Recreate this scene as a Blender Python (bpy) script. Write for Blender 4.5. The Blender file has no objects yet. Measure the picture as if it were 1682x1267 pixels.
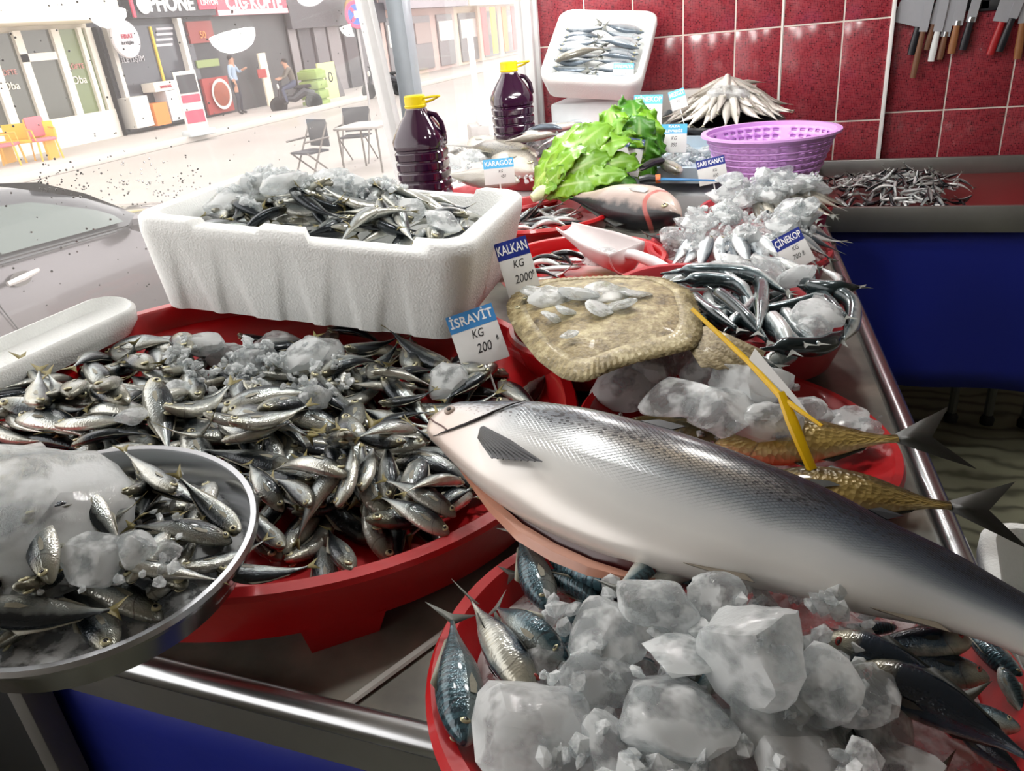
import bpy, bmesh, math, random
import numpy as np
from mathutils import Vector, Matrix

scene = bpy.context.scene
col = scene.collection
PI = math.pi
rng = random.Random(7)

# ---------------------------------------------------------------- camera (from the vanishing points of wall, street and posts)
F_PX, CX, CY = 1265.0, 841.0, 633.5
EYE = np.array([0.0, 0.0, 1.55])
def _n(v): return v / np.linalg.norm(v)
_Z = -_n(np.array([268.0, 2674.0, F_PX]))
_Y = np.array([512.0, -650.0, F_PX]); _Y = _n(_Y - _Z * (_Y @ _Z))
_X = np.cross(_Y, _Z)
RC = np.array([_X, _Y, _Z])
def ray(px, py): return RC @ _n(np.array([px - CX, py - CY, F_PX]))
def onz(px, py, z):
    d = ray(px, py); return EYE + d * ((z - EYE[2]) / d[2])
def ony(px, py, y):
    d = ray(px, py); return EYE + d * (y / d[1])
def onx(px, py, x):
    d = ray(px, py); return EYE + d * (x / d[0])
cam_d = bpy.data.cameras.new('camera')
cam = bpy.data.objects.new('camera', cam_d); col.objects.link(cam)
cam_d.sensor_width = 36.0
cam_d.lens = F_PX / 1682.0 * 36.0
cam_d.clip_start = 0.02; cam_d.clip_end = 400
m3 = Matrix([[RC[r][0], -RC[r][1], -RC[r][2]] for r in range(3)])
cam.matrix_world = Matrix.Translation(Vector(EYE)) @ m3.to_4x4()
scene.camera = cam

# ---------------------------------------------------------------- light: overcast sky outside, pendant lamps inside (built below)
world = bpy.data.worlds.new('overcast_sky'); scene.world = world
world.use_nodes = True
bg = world.node_tree.nodes['Background']
bg.inputs[0].default_value = (1.0, 0.97, 0.95, 1); bg.inputs[1].default_value = 2.5
LAMP_STRENGTH = 60.0
scene.view_settings.view_transform = 'Standard'
scene.view_settings.look = 'None'
scene.view_settings.exposure = 0.35
scene.view_settings.gamma = 1.0
scene.view_settings.use_curve_mapping = False
try:
    scene.cycles.max_bounces = 10; scene.cycles.transparent_max_bounces = 16
    scene.cycles.transmission_bounces = 8; scene.cycles.glossy_bounces = 4; scene.cycles.diffuse_bounces = 4
    scene.cycles.caustics_reflective = False; scene.cycles.caustics_refractive = False
    scene.cycles.sample_clamp_indirect = 6.0
except Exception: pass

# ---------------------------------------------------------------- materials
MATS = {}
def new_mat(name):
    m = bpy.data.materials.new(name); m.use_nodes = True
    nt = m.node_tree; b = nt.nodes['Principled BSDF']
    MATS[name] = m
    return m, nt, b
def N(nt, kind, **kw):
    n = nt.nodes.new(kind)
    for k, v in kw.items():
        if k.startswith('i_'):
            key = k[2:]; key = int(key) if key.isdigit() else key.replace('_', ' ')
            n.inputs[key].default_value = v
        else: setattr(n, k, v)
    return n
def L(nt, a, b): nt.links.new(a, b)
def c4(c): return (c[0], c[1], c[2], 1.0)
def srgb(h):
    h = h.lstrip('#'); v = [int(h[i:i+2], 16) / 255 for i in (0, 2, 4)]
    return tuple(x / 12.92 if x <= .04045 else ((x + .055) / 1.055) ** 2.4 for x in v)
def mat(name, c, rough=.5, metal=0.0, var=.08, scale=30.0, bump=0.0, bscale=None, coat=0.0, spec=.5, emit=0.0, objvar=0.0):
    """plain painted / plastic / metal surface with a little grain"""
    if name in MATS: return MATS[name]
    if isinstance(c, str): c = srgb(c)
    m, nt, b = new_mat(name)
    b.inputs['Roughness'].default_value = rough; b.inputs['Metallic'].default_value = metal
    b.inputs['Coat Weight'].default_value = coat; b.inputs['Specular IOR Level'].default_value = spec
    tc = N(nt, 'ShaderNodeTexCoord')
    no = N(nt, 'ShaderNodeTexNoise', i_Scale=scale, i_Detail=4.0, i_Roughness=.6); L(nt, tc.outputs['Object'], no.inputs['Vector'])
    mx = N(nt, 'ShaderNodeMix', data_type='RGBA')
    mx.inputs[6].default_value = c4([max(0, x * (1 - var)) for x in c]); mx.inputs[7].default_value = c4([min(1, x * (1 + var)) for x in c])
    L(nt, no.outputs['Fac'], mx.inputs[0])
    out = mx.outputs[2]
    if objvar:
        oi = N(nt, 'ShaderNodeObjectInfo'); mr = N(nt, 'ShaderNodeMapRange', i_3=1 - objvar, i_4=1 + objvar); L(nt, oi.outputs['Random'], mr.inputs[0])
        hs = N(nt, 'ShaderNodeHueSaturation'); L(nt, mr.outputs[0], hs.inputs['Value']); L(nt, out, hs.inputs['Color']); out = hs.outputs[0]
    L(nt, out, b.inputs['Base Color'])
    if bump:
        nb = N(nt, 'ShaderNodeTexNoise', i_Scale=bscale or scale, i_Detail=3.0); L(nt, tc.outputs['Object'], nb.inputs['Vector'])
        bp = N(nt, 'ShaderNodeBump', i_Strength=bump, i_Distance=.01); L(nt, nb.outputs['Fac'], bp.inputs['Height']); L(nt, bp.outputs[0], b.inputs['Normal'])
    if emit:
        b.inputs['Emission Color'].default_value = c4(c); b.inputs['Emission Strength'].default_value = emit
    return m
def ramp(nt, stops, interp='LINEAR'):
    r = N(nt, 'ShaderNodeValToRGB'); r.color_ramp.interpolation = interp
    e = r.color_ramp.elements
    while len(e) < len(stops): e.new(.5)
    for k, (p, c) in enumerate(stops): e[k].position = p; e[k].color = c4(c) if len(c) == 3 else c
    return r
def mathn(nt, op, a, b=None, clamp=False):
    n = N(nt, 'ShaderNodeMath', operation=op, use_clamp=clamp)
    for k, v in enumerate((a, b)):
        if v is None: continue
        if isinstance(v, (int, float)): n.inputs[k].default_value = v
        else: L(nt, v, n.inputs[k])
    return n.outputs[0]
def mixc(nt, fac, a, b, mode='MIX'):
    n = N(nt, 'ShaderNodeMix', data_type='RGBA', blend_type=mode)
    if isinstance(fac, (int, float)): n.inputs[0].default_value = fac
    else: L(nt, fac, n.inputs[0])
    for k, v in ((6, a), (7, b)):
        if isinstance(v, tuple): n.inputs[k].default_value = c4(v)
        else: L(nt, v, n.inputs[k])
    return n.outputs[2]

def fish_mat(name, back, side, belly, stripe=0.0, spots=0.0, tint=None, metal=.45, rough=.26, scale_bump=.25, lo=-.15, hi=.55, head=None, red=0.0, scales=60.0, gillc=(.05, .03, .03), gillw=.008):
    """skin coloured along the body: fc = (0 head..1 tail, -1 belly..1 back, side)"""
    m, nt, b = new_mat(name)
    at = N(nt, 'ShaderNodeAttribute', attribute_name='fc')
    sp = N(nt, 'ShaderNodeSeparateXYZ'); L(nt, at.outputs['Vector'], sp.inputs[0])
    S, T = sp.outputs[0], sp.outputs[1]
    tc = N(nt, 'ShaderNodeTexCoord'); oi = N(nt, 'ShaderNodeObjectInfo')
    mp = N(nt, 'ShaderNodeVectorMath', operation='ADD'); L(nt, tc.outputs['Object'], mp.inputs[0]); L(nt, oi.outputs['Random'], mp.inputs[1])
    no = N(nt, 'ShaderNodeTexNoise', i_Scale=9.0, i_Detail=4.0); L(nt, mp.outputs[0], no.inputs['Vector'])
    nz = mathn(nt, 'MULTIPLY', mathn(nt, 'SUBTRACT', no.outputs['Fac'], .5), .7)
    t2 = mathn(nt, 'ADD', T, nz)
    mr = N(nt, 'ShaderNodeMapRange', i_1=-1.0, i_2=1.0); L(nt, t2, mr.inputs[0])
    f = lambda t: (t + 1) / 2
    rp = ramp(nt, [(0, belly), (f(lo), side), (f(hi - .12), tuple(.5 * (x + y) for x, y in zip(side, back))), (f(hi + .1), back)])
    L(nt, mr.outputs[0], rp.inputs[0]); colr = rp.outputs[0]
    if stripe:
        cm = N(nt, 'ShaderNodeCombineXYZ'); L(nt, mathn(nt, 'ADD', mathn(nt, 'MULTIPLY', S, 46.0), mathn(nt, 'MULTIPLY', nz, 7.0)), cm.inputs[0])
        wv = mathn(nt, 'SINE', mathn(nt, 'ADD', mathn(nt, 'MULTIPLY', S, 120.0), mathn(nt, 'MULTIPLY', no.outputs['Fac'], 16.0)))
        msk = N(nt, 'ShaderNodeMapRange', i_1=.1, i_2=.45); L(nt, T, msk.inputs[0])
        colr = mixc(nt, mathn(nt, 'MULTIPLY', mathn(nt, 'MULTIPLY', mathn(nt, 'GREATER_THAN', wv, .1), msk.outputs[0]), stripe), colr, (.012, .02, .03))
    if spots:
        vo = N(nt, 'ShaderNodeTexVoronoi', i_Scale=spots); L(nt, tc.outputs['Object'], vo.inputs['Vector'])
        n2 = N(nt, 'ShaderNodeTexNoise', i_Scale=spots * .7); L(nt, tc.outputs['Object'], n2.inputs['Vector'])
        near = mathn(nt, 'LESS_THAN', mathn(nt, 'ADD', vo.outputs['Distance'], mathn(nt, 'MULTIPLY', n2.outputs['Fac'], .42)), .5)
        msk = N(nt, 'ShaderNodeMapRange', i_1=-.05, i_2=.5); L(nt, t2, msk.inputs[0])
        colr = mixc(nt, mathn(nt, 'MULTIPLY', mathn(nt, 'MULTIPLY', near, msk.outputs[0]), .9), colr, (.02, .025, .035))
    if head:
        hm = N(nt, 'ShaderNodeMapRange', i_1=.24, i_2=.12); L(nt, S, hm.inputs[0])
        colr = mixc(nt, mathn(nt, 'MULTIPLY', hm.outputs[0], .6), colr, head)
    # gill cover edge: groove shade painted as a dark line; red cut on pale fish
    g = mathn(nt, 'ABSOLUTE', mathn(nt, 'SUBTRACT', mathn(nt, 'ADD', S, mathn(nt, 'MULTIPLY', mathn(nt, 'MULTIPLY', T, T), .07)), .235))
    gm = N(nt, 'ShaderNodeMapRange', i_1=.002 if gillw < .01 else gillw * .6, i_2=gillw, i_3=.5 if gillw < .01 else .9, i_4=0.0); L(nt, g, gm.inputs[0])
    colr = mixc(nt, gm.outputs[0], colr, gillc)
    mrv = N(nt, 'ShaderNodeMapRange', i_3=.72, i_4=1.22); L(nt, oi.outputs['Random'], mrv.inputs[0])
    hs = N(nt, 'ShaderNodeHueSaturation'); L(nt, mrv.outputs[0], hs.inputs['Value']); L(nt, colr, hs.inputs['Color'])
    L(nt, hs.outputs[0], b.inputs['Base Color'])
    b.inputs['Metallic'].default_value = metal; b.inputs['Roughness'].default_value = rough
    b.inputs['Coat Weight'].default_value = .35; b.inputs['Coat Roughness'].default_value = .08
    cs = N(nt, 'ShaderNodeCombineXYZ'); L(nt, mathn(nt, 'MULTIPLY', S, scales), cs.inputs[0]); L(nt, mathn(nt, 'MULTIPLY', T, scales * .16), cs.inputs[1])
    v2 = N(nt, 'ShaderNodeTexVoronoi', i_Scale=1.0); L(nt, cs.outputs[0], v2.inputs['Vector'])
    bp = N(nt, 'ShaderNodeBump', i_Strength=scale_bump, i_Distance=.002); L(nt, v2.outputs['Distance'], bp.inputs['Height']); L(nt, bp.outputs[0], b.inputs['Normal'])
    return m
def ice_mat(name, cloud=.45, tint=(.89, .92, .925), sc=1.0):
    """milky parts scatter light, clear parts are crackled and let it through"""
    m, nt, b = new_mat(name); out = nt.nodes['Material Output']
    tc = N(nt, 'ShaderNodeTexCoord'); oi = N(nt, 'ShaderNodeObjectInfo')
    mp = N(nt, 'ShaderNodeVectorMath', operation='ADD'); L(nt, tc.outputs['Object'], mp.inputs[0]); L(nt, oi.outputs['Random'], mp.inputs[1])
    no = N(nt, 'ShaderNodeTexNoise', i_Scale=1.25 * sc, i_Detail=3.0, i_Roughness=.55); L(nt, mp.outputs[0], no.inputs['Vector'])
    st = N(nt, 'ShaderNodeVectorMath', operation='MULTIPLY'); L(nt, mp.outputs[0], st.inputs[0]); st.inputs[1].default_value = (1.0, 2.6, 1.2)
    n2 = N(nt, 'ShaderNodeTexNoise', i_Scale=6.5 * sc, i_Detail=4.0, i_Roughness=.6); L(nt, st.outputs[0], n2.inputs['Vector'])
    mk_ = N(nt, 'ShaderNodeMapRange', i_1=.40 + .25 * (.5 - cloud), i_2=.56 + .25 * (.5 - cloud)); L(nt, no.outputs['Fac'], mk_.inputs[0]); milky = mk_.outputs[0]
    bp = N(nt, 'ShaderNodeBump', i_Distance=.16 / sc); L(nt, mathn(nt, 'SUBTRACT', .85, mathn(nt, 'MULTIPLY', milky, .72)), bp.inputs['Strength']); L(nt, n2.outputs['Fac'], bp.inputs['Height'])
    b.inputs['Base Color'].default_value = c4(tint); b.inputs['Roughness'].default_value = .5; b.inputs['Specular IOR Level'].default_value = .2
    b.inputs['Coat Weight'].default_value = 1.0; b.inputs['Coat Roughness'].default_value = .04; b.inputs['Coat IOR'].default_value = 1.5; L(nt, bp.outputs[0], b.inputs['Coat Normal'])
    tl = N(nt, 'ShaderNodeBsdfTranslucent'); tl.inputs[0].default_value = c4(tint)
    wm = N(nt, 'ShaderNodeMixShader', i_0=.4); L(nt, b.outputs[0], wm.inputs[1]); L(nt, tl.outputs[0], wm.inputs[2])
    tr = N(nt, 'ShaderNodeBsdfTransparent'); tr.inputs[0].default_value = (.94, .97, .98, 1)
    gl = N(nt, 'ShaderNodeBsdfGlass', i_Roughness=.03, i_IOR=1.3); gl.inputs[0].default_value = (.97, .99, 1, 1); L(nt, bp.outputs[0], gl.inputs['Normal'])
    cm = N(nt, 'ShaderNodeMixShader', i_0=.55); L(nt, tr.outputs[0], cm.inputs[1]); L(nt, gl.outputs[0], cm.inputs[2])
    mr = N(nt, 'ShaderNodeMapRange', i_3=.16, i_4=.80); L(nt, milky, mr.inputs[0])
    mx = N(nt, 'ShaderNodeMixShader'); L(nt, mr.outputs[0], mx.inputs[0]); L(nt, cm.outputs[0], mx.inputs[1]); L(nt, wm.outputs[0], mx.inputs[2]); L(nt, mx.outputs[0], out.inputs['Surface'])
    return m

# ---------------------------------------------------------------- mesh helpers
class MB:
    """collects shapes into one mesh"""
    def __init__(s): s.v = []; s.f = []; s.m = []; s.a = []
    def add(s, vs, fs, mi=0, attr=None):
        o = len(s.v); s.v += [tuple(map(float, p)) for p in vs]; s.f += [tuple(i + o for i in f) for f in fs]; s.m += [mi] * len(fs)
        s.a += list(attr) if attr is not None else [(0, 0, 0)] * len(vs)
        return s
    def box(s, x0, x1, y0, y1, z0, z1, mi=0, bev=0.0):
        if bev <= 0:
            vs = [(x, y, z) for z in (z0, z1) for y in (y0, y1) for x in (x0, x1)]
            return s.add(vs, [(0, 2, 3, 1), (4, 5, 7, 6), (0, 1, 5, 4), (2, 6, 7, 3), (0, 4, 6, 2), (1, 3, 7, 5)], mi)
        bm = bmesh.new(); bmesh.ops.create_cube(bm, size=1)
        for v in bm.verts: v.co = Vector(((x0 + x1) / 2 + v.co.x * (x1 - x0), (y0 + y1) / 2 + v.co.y * (y1 - y0), (z0 + z1) / 2 + v.co.z * (z1 - z0)))
        bmesh.ops.bevel(bm, geom=bm.edges[:], offset=bev, segments=2, affect='EDGES', profile=.5)
        bm.verts.index_update()
        s.add([v.co[:] for v in bm.verts], [[v.index for v in f.verts] for f in bm.faces], mi); bm.free(); return s
    def lathe(s, prof, n=32, mi=0, sx=1.0, sy=1.0, cen=(0, 0, 0), power=2.0, cap=True):
        vs = []; fs = []
        for r, z in prof:
            for k in range(n):
                a = 2 * PI * k / n; c, q = math.cos(a), math.sin(a)
                if power != 2.0:
                    d = (abs(c) ** power + abs(q) ** power) ** (-1 / power); c *= d; q *= d
                vs.append((cen[0] + r * c * sx, cen[1] + r * q * sy, cen[2] + z))
        for i in range(len(prof) - 1):
            for k in range(n):
                a, b = i * n + k, i * n + (k + 1) % n; fs.append((a, b, b + n, a + n))
        if cap and prof[0][0] > 1e-6: fs.append(tuple(reversed(range(n))))
        if cap and prof[-1][0] > 1e-6: fs.append(tuple((len(prof) - 1) * n + k for k in range(n)))
        return s.add(vs, fs, mi)
    def tube(s, pts, r, n=8, mi=0, flat=1.0, up=(0, 0, 1), attr=False):
        pts = [Vector(p) for p in pts]; vs = []; fs = []; at = []; M = len(pts)
        rs = r if hasattr(r, '__len__') else [r] * M
        for i, p in enumerate(pts):
            t = (pts[min(i + 1, M - 1)] - pts[max(i - 1, 0)]).normalized()
            u = Vector(up); a = t.cross(u)
            if a.length < 1e-4: a = t.cross(Vector((1, 0, 0)))
            a.normalize(); b = a.cross(t)
            for k in range(n):
                th = 2 * PI * k / n
                vs.append(p + a * (math.cos(th) * rs[i]) + b * (math.sin(th) * rs[i] * flat)); at.append((i / (M - 1), math.cos(th), math.sin(th)))
        for i in range(M - 1):
            for k in range(n):
                q, w = i * n + k, i * n + (k + 1) % n; fs.append((q, w, w + n, q + n))
        fs.append(tuple(reversed(range(n)))); fs.append(tuple((M - 1) * n + k for k in range(n)))
        return s.add(vs, fs, mi, at)
    def prism(s, poly, axis, d0, d1, mi=0):
        """polygon (a,b) extruded along axis from d0 to d1"""
        def P(a, b, d): return {'x': (d, a, b), 'y': (a, d, b), 'z': (a, b, d)}[axis]
        n = len(poly); vs = [P(a, b, d0) for a, b in poly] + [P(a, b, d1) for a, b in poly]
        fs = [tuple(range(n)), tuple(reversed(range(n, 2 * n)))] + [(i, i + n, (i + 1) % n + n, (i + 1) % n) for i in range(n)]
        return s.add(vs, fs, mi)
    def grid(s, P, closed_u=False, mi=0, attr=None):
        """P[i][j] points"""
        a, b = len(P), len(P[0]); vs = [p for row in P for p in row]; fs = []
        for i in range(a if closed_u else a - 1):
            for j in range(b - 1): fs.append((i * b + j, i * b + j + 1, ((i + 1) % a) * b + j + 1, ((i + 1) % a) * b + j))
        return s.add(vs, fs, mi, attr)
    def mesh(s, name, mats, smooth=True, attr=False, angle=None):
        me = bpy.data.meshes.new(name); me.from_pydata(s.v, [], s.f)
        for m in (mats if isinstance(mats, (list, tuple)) else [mats]): me.materials.append(m)
        me.polygons.foreach_set('material_index', s.m)
        if smooth: me.polygons.foreach_set('use_smooth', [True] * len(s.f))
        if attr:
            at = me.attributes.new('fc', 'FLOAT_VECTOR', 'POINT'); at.data.foreach_set('vector', [c for p in s.a for c in p])
        me.validate(); bm = bmesh.new(); bm.from_mesh(me); bmesh.ops.recalc_face_normals(bm, faces=bm.faces[:])
        if smooth and angle is not None:
            for e in bm.edges:
                if len(e.link_faces) == 2 and e.calc_face_angle(0) > angle: e.smooth = False
        bm.to_mesh(me); bm.free(); me.update()
        return me
    def build(s, name, mats, parent=None, smooth=True, attr=False, angle=.6):
        return link(name, s.mesh(name, mats, smooth, attr, angle), parent)
def link(name, data, parent=None, mw=None):
    o = bpy.data.objects.new(name, data); col.objects.link(o)
    if parent is not None: o.parent = parent
    if mw is not None: o.matrix_basis = mw
    return o
def tag(o, label, cat, group=None):
    o['label'] = label; o['category'] = cat
    if group: o['group'] = group
    return o
def struct(o): o['kind'] = 'structure'; return o
def stuff(o): o['kind'] = 'stuff'; return o
def empty(name, loc=(0, 0, 0), rot=(0, 0, 0)):
    o = bpy.data.objects.new(name, None); o.empty_display_size = .05; col.objects.link(o); o.location = loc; o.rotation_euler = rot; return o
def copy_tree(o, parent=None):
    c = o.copy(); col.objects.link(c); c.parent = parent
    for ch in KIDS.get(o.name, ()): copy_tree(ch, c)
    return c
KIDS = {}
def text_mesh(txt, size, m, depth=.0006, bold=0.0, sx=1.0, shear=0.0):
    cu = bpy.data.curves.new('lettering', 'FONT'); cu.body = txt; cu.size = size; cu.extrude = depth; cu.offset = bold
    cu.align_x = 'CENTER'; cu.align_y = 'CENTER'; cu.resolution_u = 3; cu.shear = shear
    o = bpy.data.objects.new('lettering', cu); col.objects.link(o)
    bpy.context.view_layer.update()
    me = bpy.data.meshes.new_from_object(o); bpy.data.objects.remove(o)
    me.materials.clear(); me.materials.append(m)
    if sx != 1.0: me.transform(Matrix.Diagonal((sx, 1, 1, 1)))
    return me
def frame(x, z, o):
    """matrix with local x along x, local z near z, at o"""
    X = Vector(x).normalized(); Zv = Vector(z); Yv = Zv.cross(X).normalized(); Zv = X.cross(Yv)
    m = Matrix((X, Yv, Zv)).transposed().to_4x4(); m.translation = Vector(o); return m
# ================================================================ the setting
WY = 3.39          # back wall
GX = -1.30         # window line
M_grout = mat('grout', '#d9cfc6', .8)
def tile_mat():
    m, nt, b = new_mat('red_mosaic_tile')
    tc = N(nt, 'ShaderNodeTexCoord'); sp = N(nt, 'ShaderNodeSeparateXYZ'); L(nt, tc.outputs['Object'], sp.inputs[0])
    k = 170.0
    fx = mathn(nt, 'FRACT', mathn(nt, 'MULTIPLY', sp.outputs[0], k)); fz = mathn(nt, 'FRACT', mathn(nt, 'MULTIPLY', sp.outputs[2], k))
    ed = mathn(nt, 'MAXIMUM', mathn(nt, 'GREATER_THAN', fx, .82), mathn(nt, 'GREATER_THAN', fz, .82))
    cell = N(nt, 'ShaderNodeCombineXYZ'); L(nt, mathn(nt, 'FLOOR', mathn(nt, 'MULTIPLY', sp.outputs[0], k)), cell.inputs[0]); L(nt, mathn(nt, 'FLOOR', mathn(nt, 'MULTIPLY', sp.outputs[2], k)), cell.inputs[1])
    wn = N(nt, 'ShaderNodeTexWhiteNoise', noise_dimensions='2D'); L(nt, cell.outputs[0], wn.inputs['Vector'])
    r = ramp(nt, [(0, srgb('#4c101a')), (.1, srgb('#711b27')), (.5, srgb('#86242f')), (1, srgb('#953039'))]); L(nt, wn.outputs['Value'], r.inputs[0])
    c = mixc(nt, mathn(nt, 'MULTIPLY', ed, .55), r.outputs[0], srgb('#9c5059'))
    L(nt, c, b.inputs['Base Color']); b.inputs['Roughness'].default_value = .16
    bp = N(nt, 'ShaderNodeBump', i_Strength=.25, i_Distance=.001); L(nt, mathn(nt, 'SUBTRACT', 1.0, ed), bp.inputs['Height']); L(nt, bp.outputs[0], b.inputs['Normal'])
    return m
M_tile = tile_mat()
M_white = mat('white_plastic', '#e9e9e6', .4)
M_alu = mat('aluminium_frame', '#b9bbbe', .38, .55, var=.05)
M_aluw = mat('white_frame', '#d6d6d6', .45, .1)
M_plaster = mat('plaster', '#b9b4ac', .85)
M_dark = mat('dark_rubber', '#18191b', .6)

def floor_mat():
    m, nt, b = new_mat('wet_concrete_floor')
    tc = N(nt, 'ShaderNodeTexCoord')
    no = N(nt, 'ShaderNodeTexNoise', i_Scale=2.2, i_Detail=5.0); L(nt, tc.outputs['Object'], no.inputs['Vector'])
    w = N(nt, 'ShaderNodeTexWave', wave_type='RINGS', i_Scale=3.4, i_Distortion=9.0, i_Detail=3.0); L(nt, tc.outputs['Object'], w.inputs['Vector'])
    a = mixc(nt, no.outputs['Fac'], srgb('#85866f'), srgb('#b5b69c'))
    pw = mathn(nt, 'POWER', w.outputs['Fac'], 3.0)
    L(nt, mixc(nt, mathn(nt, 'MULTIPLY', pw, .7), a, srgb('#3c3d31')), b.inputs['Base Color'])
    b.inputs['Roughness'].default_value = .35
    return m
struct(MB().box(GX - .1, 3.2, -2.4, WY + .1, -.1, 0).build('floor', floor_mat()))
struct(MB().box(GX - .1, 3.2, -2.4, 3.85, 2.75, 2.85).build('ceiling', M_plaster))
struct(MB().box(3.1, 3.2, -2.4, WY, 0, 2.75).build('wall_right', M_plaster))
struct(MB().box(GX - .1, 3.1, -2.4, -2.3, 0, 2.75).build('wall_front', M_plaster))
# back wall with single tiles standing proud of the grout
wb = struct(MB().box(-1.12, .236, WY + .0005, WY + .12, 0, 2.75).box(.236, 3.1, WY + .0425, WY + .12, 0, 2.75).build('wall_back', M_grout))
def tiles(xs, zs, y):
    for i in range(len(xs) - 1):
        for j in range(len(zs) - 1):
            w, h = xs[i + 1] - xs[i] - .0056, zs[j + 1] - zs[j] - .0056
            key = (round(w, 4), round(h, 4))
            if key not in TILE: TILE[key] = MB().box(0, w, -.004, .010, 0, h, bev=.0016).mesh('tile', M_tile)
            o = link('tile', TILE[key], wb); o.location = (xs[i] + .0028, y, zs[j] + .0028)
TILE = {}
tiles([-1.115, -.911, -.711, -.511, -.311, -.140], [.372, .728, 1.083, 1.439, 1.795, 2.15, 2.506], WY + .002)
tiles([-.135, .078, .240], [.372, .728, 1.083, 1.439, 1.795, 2.15, 2.506], WY + .002)
tiles([.252, .455, .662, .869, 1.076, 1.283, 1.49], [.36, .735, 1.102, 1.469, 1.836, 2.203, 2.57], WY + .044)
struct(MB().box(.236, .250, WY - .016, WY + .05, .3, 2.75, bev=.003).build('trim_1', M_white))
struct(MB().box(-.1395, -.1355, WY - .006, WY + .01, .3, 2.75).build('trim_2', M_white))
# window wall: parapet below, header above, posts, glass
struct(MB().box(GX - .16, GX, -2.4, 3.85, -.45, .86).box(GX - .16, GX, -2.4, 3.85, 2.35, 2.75).build('wall_left', mat('outer_wall', '#c9c4bb', .8)))
struct(MB().box(-1.205, -1.108, WY - .02, WY + .12, .0, 2.75, bev=.006).box(-1.165, -1.125, WY - .05, WY - .01, .0, 2.75, bev=.004).box(GX - .05, GX, 3.78, 3.84, .86, 2.35).build('trim_3', M_aluw))
pA, pB = onx(672, 20, GX), onx(690, 164, GX)
my = .5 * (pA[1] + pB[1]) - .012
struct(MB().box(GX - .05, GX + .012, my - .05, my + .012, .86, 2.35, bev=.004).build('trim_4', mat('grey_post', '#a9b2ba', .35, .3)))
lean = math.radians(5.0)
def leaning(o):
    o.location = (GX - .03, 0, .9); o.rotation_euler = (0, -lean, 0); return o
fr = struct(leaning(MB().box(-.025, .025, my - .125, my - .085, 0, 1.5, bev=.004).box(-.025, .025, -2.3, -2.26, 0, 1.5).box(-.0249, .0249, -2.27, my - .1, -.02, .04).box(-.0249, .0249, -2.27, my - .1, 1.46, 1.5)
    .build('window_1', M_aluw)))
MB().box(-.021, -.005, my - .085, my - .078, .03, 1.47).build('gasket', M_dark, fr)
def glass_mat():
    m, nt, b = new_mat('hazy_wet_glass')
    out = nt.nodes['Material Output']; nt.nodes.remove(b)
    tr = N(nt, 'ShaderNodeBsdfTransparent'); gl = N(nt, 'ShaderNodeBsdfGlossy', i_Roughness=.02)
    df = N(nt, 'ShaderNodeBsdfTranslucent'); df.inputs[0].default_value = (.95, .93, .92, 1)
    lw = N(nt, 'ShaderNodeLayerWeight', i_Blend=.5); fz = mathn(nt, 'ADD', .04, mathn(nt, 'MULTIPLY', mathn(nt, 'POWER', lw.outputs['Facing'], 5.0), .9))
    m1 = N(nt, 'ShaderNodeMixShader', i_0=.10); L(nt, tr.outputs[0], m1.inputs[1]); L(nt, df.outputs[0], m1.inputs[2])
    m2 = N(nt, 'ShaderNodeMixShader'); L(nt, fz, m2.inputs[0]); L(nt, m1.outputs[0], m2.inputs[1]); L(nt, gl.outputs[0], m2.inputs[2])
    L(nt, m2.outputs[0], out.inputs['Surface'])
    return m
M_glass = glass_mat()
g1 = MB().add([(0, -2.26, .02), (0, my - .09, .02), (0, my - .09, 1.48), (0, -2.26, 1.48)], [(0, 1, 2, 3)]).build('pane', M_glass, fr)
w2 = struct(MB().box(GX - .03, GX, my + .012, 3.79, .86, .90).box(GX - .03, GX, my + .012, 3.79, 2.31, 2.35).build('window_2', M_aluw))
MB().add([(GX - .015, my + .01, .89), (GX - .015, 3.79, .89), (GX - .015, 3.79, 2.32), (GX - .015, my + .01, 2.32)], [(0, 1, 2, 3)]).build('pane', M_glass, w2)
# raindrops on the leaning pane: real little beads
M_drop = mat('rain_bead', '#6c6a68', .15, .2)
mb = MB()
for k in range(420):
    u = rng.random(); px = rng.uniform(60, 330) if k < 170 else rng.uniform(0, 620); py = (rng.gauss(300, 22) if k < 170 else rng.uniform(0, 520))
    d = ray(px, py); n = np.array([math.cos(lean), 0, math.sin(lean)]); p0 = np.array([GX - .03, 0, .9]); t = ((p0 - EYE) @ n) / (d @ n); p = EYE + d * t
    if not (-2 < p[1] < my - .14): continue
    rel = p - p0; lz = rel[2] * math.cos(lean) - rel[0] * math.sin(lean); s = rng.uniform(.0009, .0026)
    mb.lathe([(0, s), (s * .7, s * .7), (s, 0), (s * .7, -s * .7), (0, -s)], 6, cen=(.001, p[1], lz))
dr = stuff(mb.build('raindrops', M_drop, fr))

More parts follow.
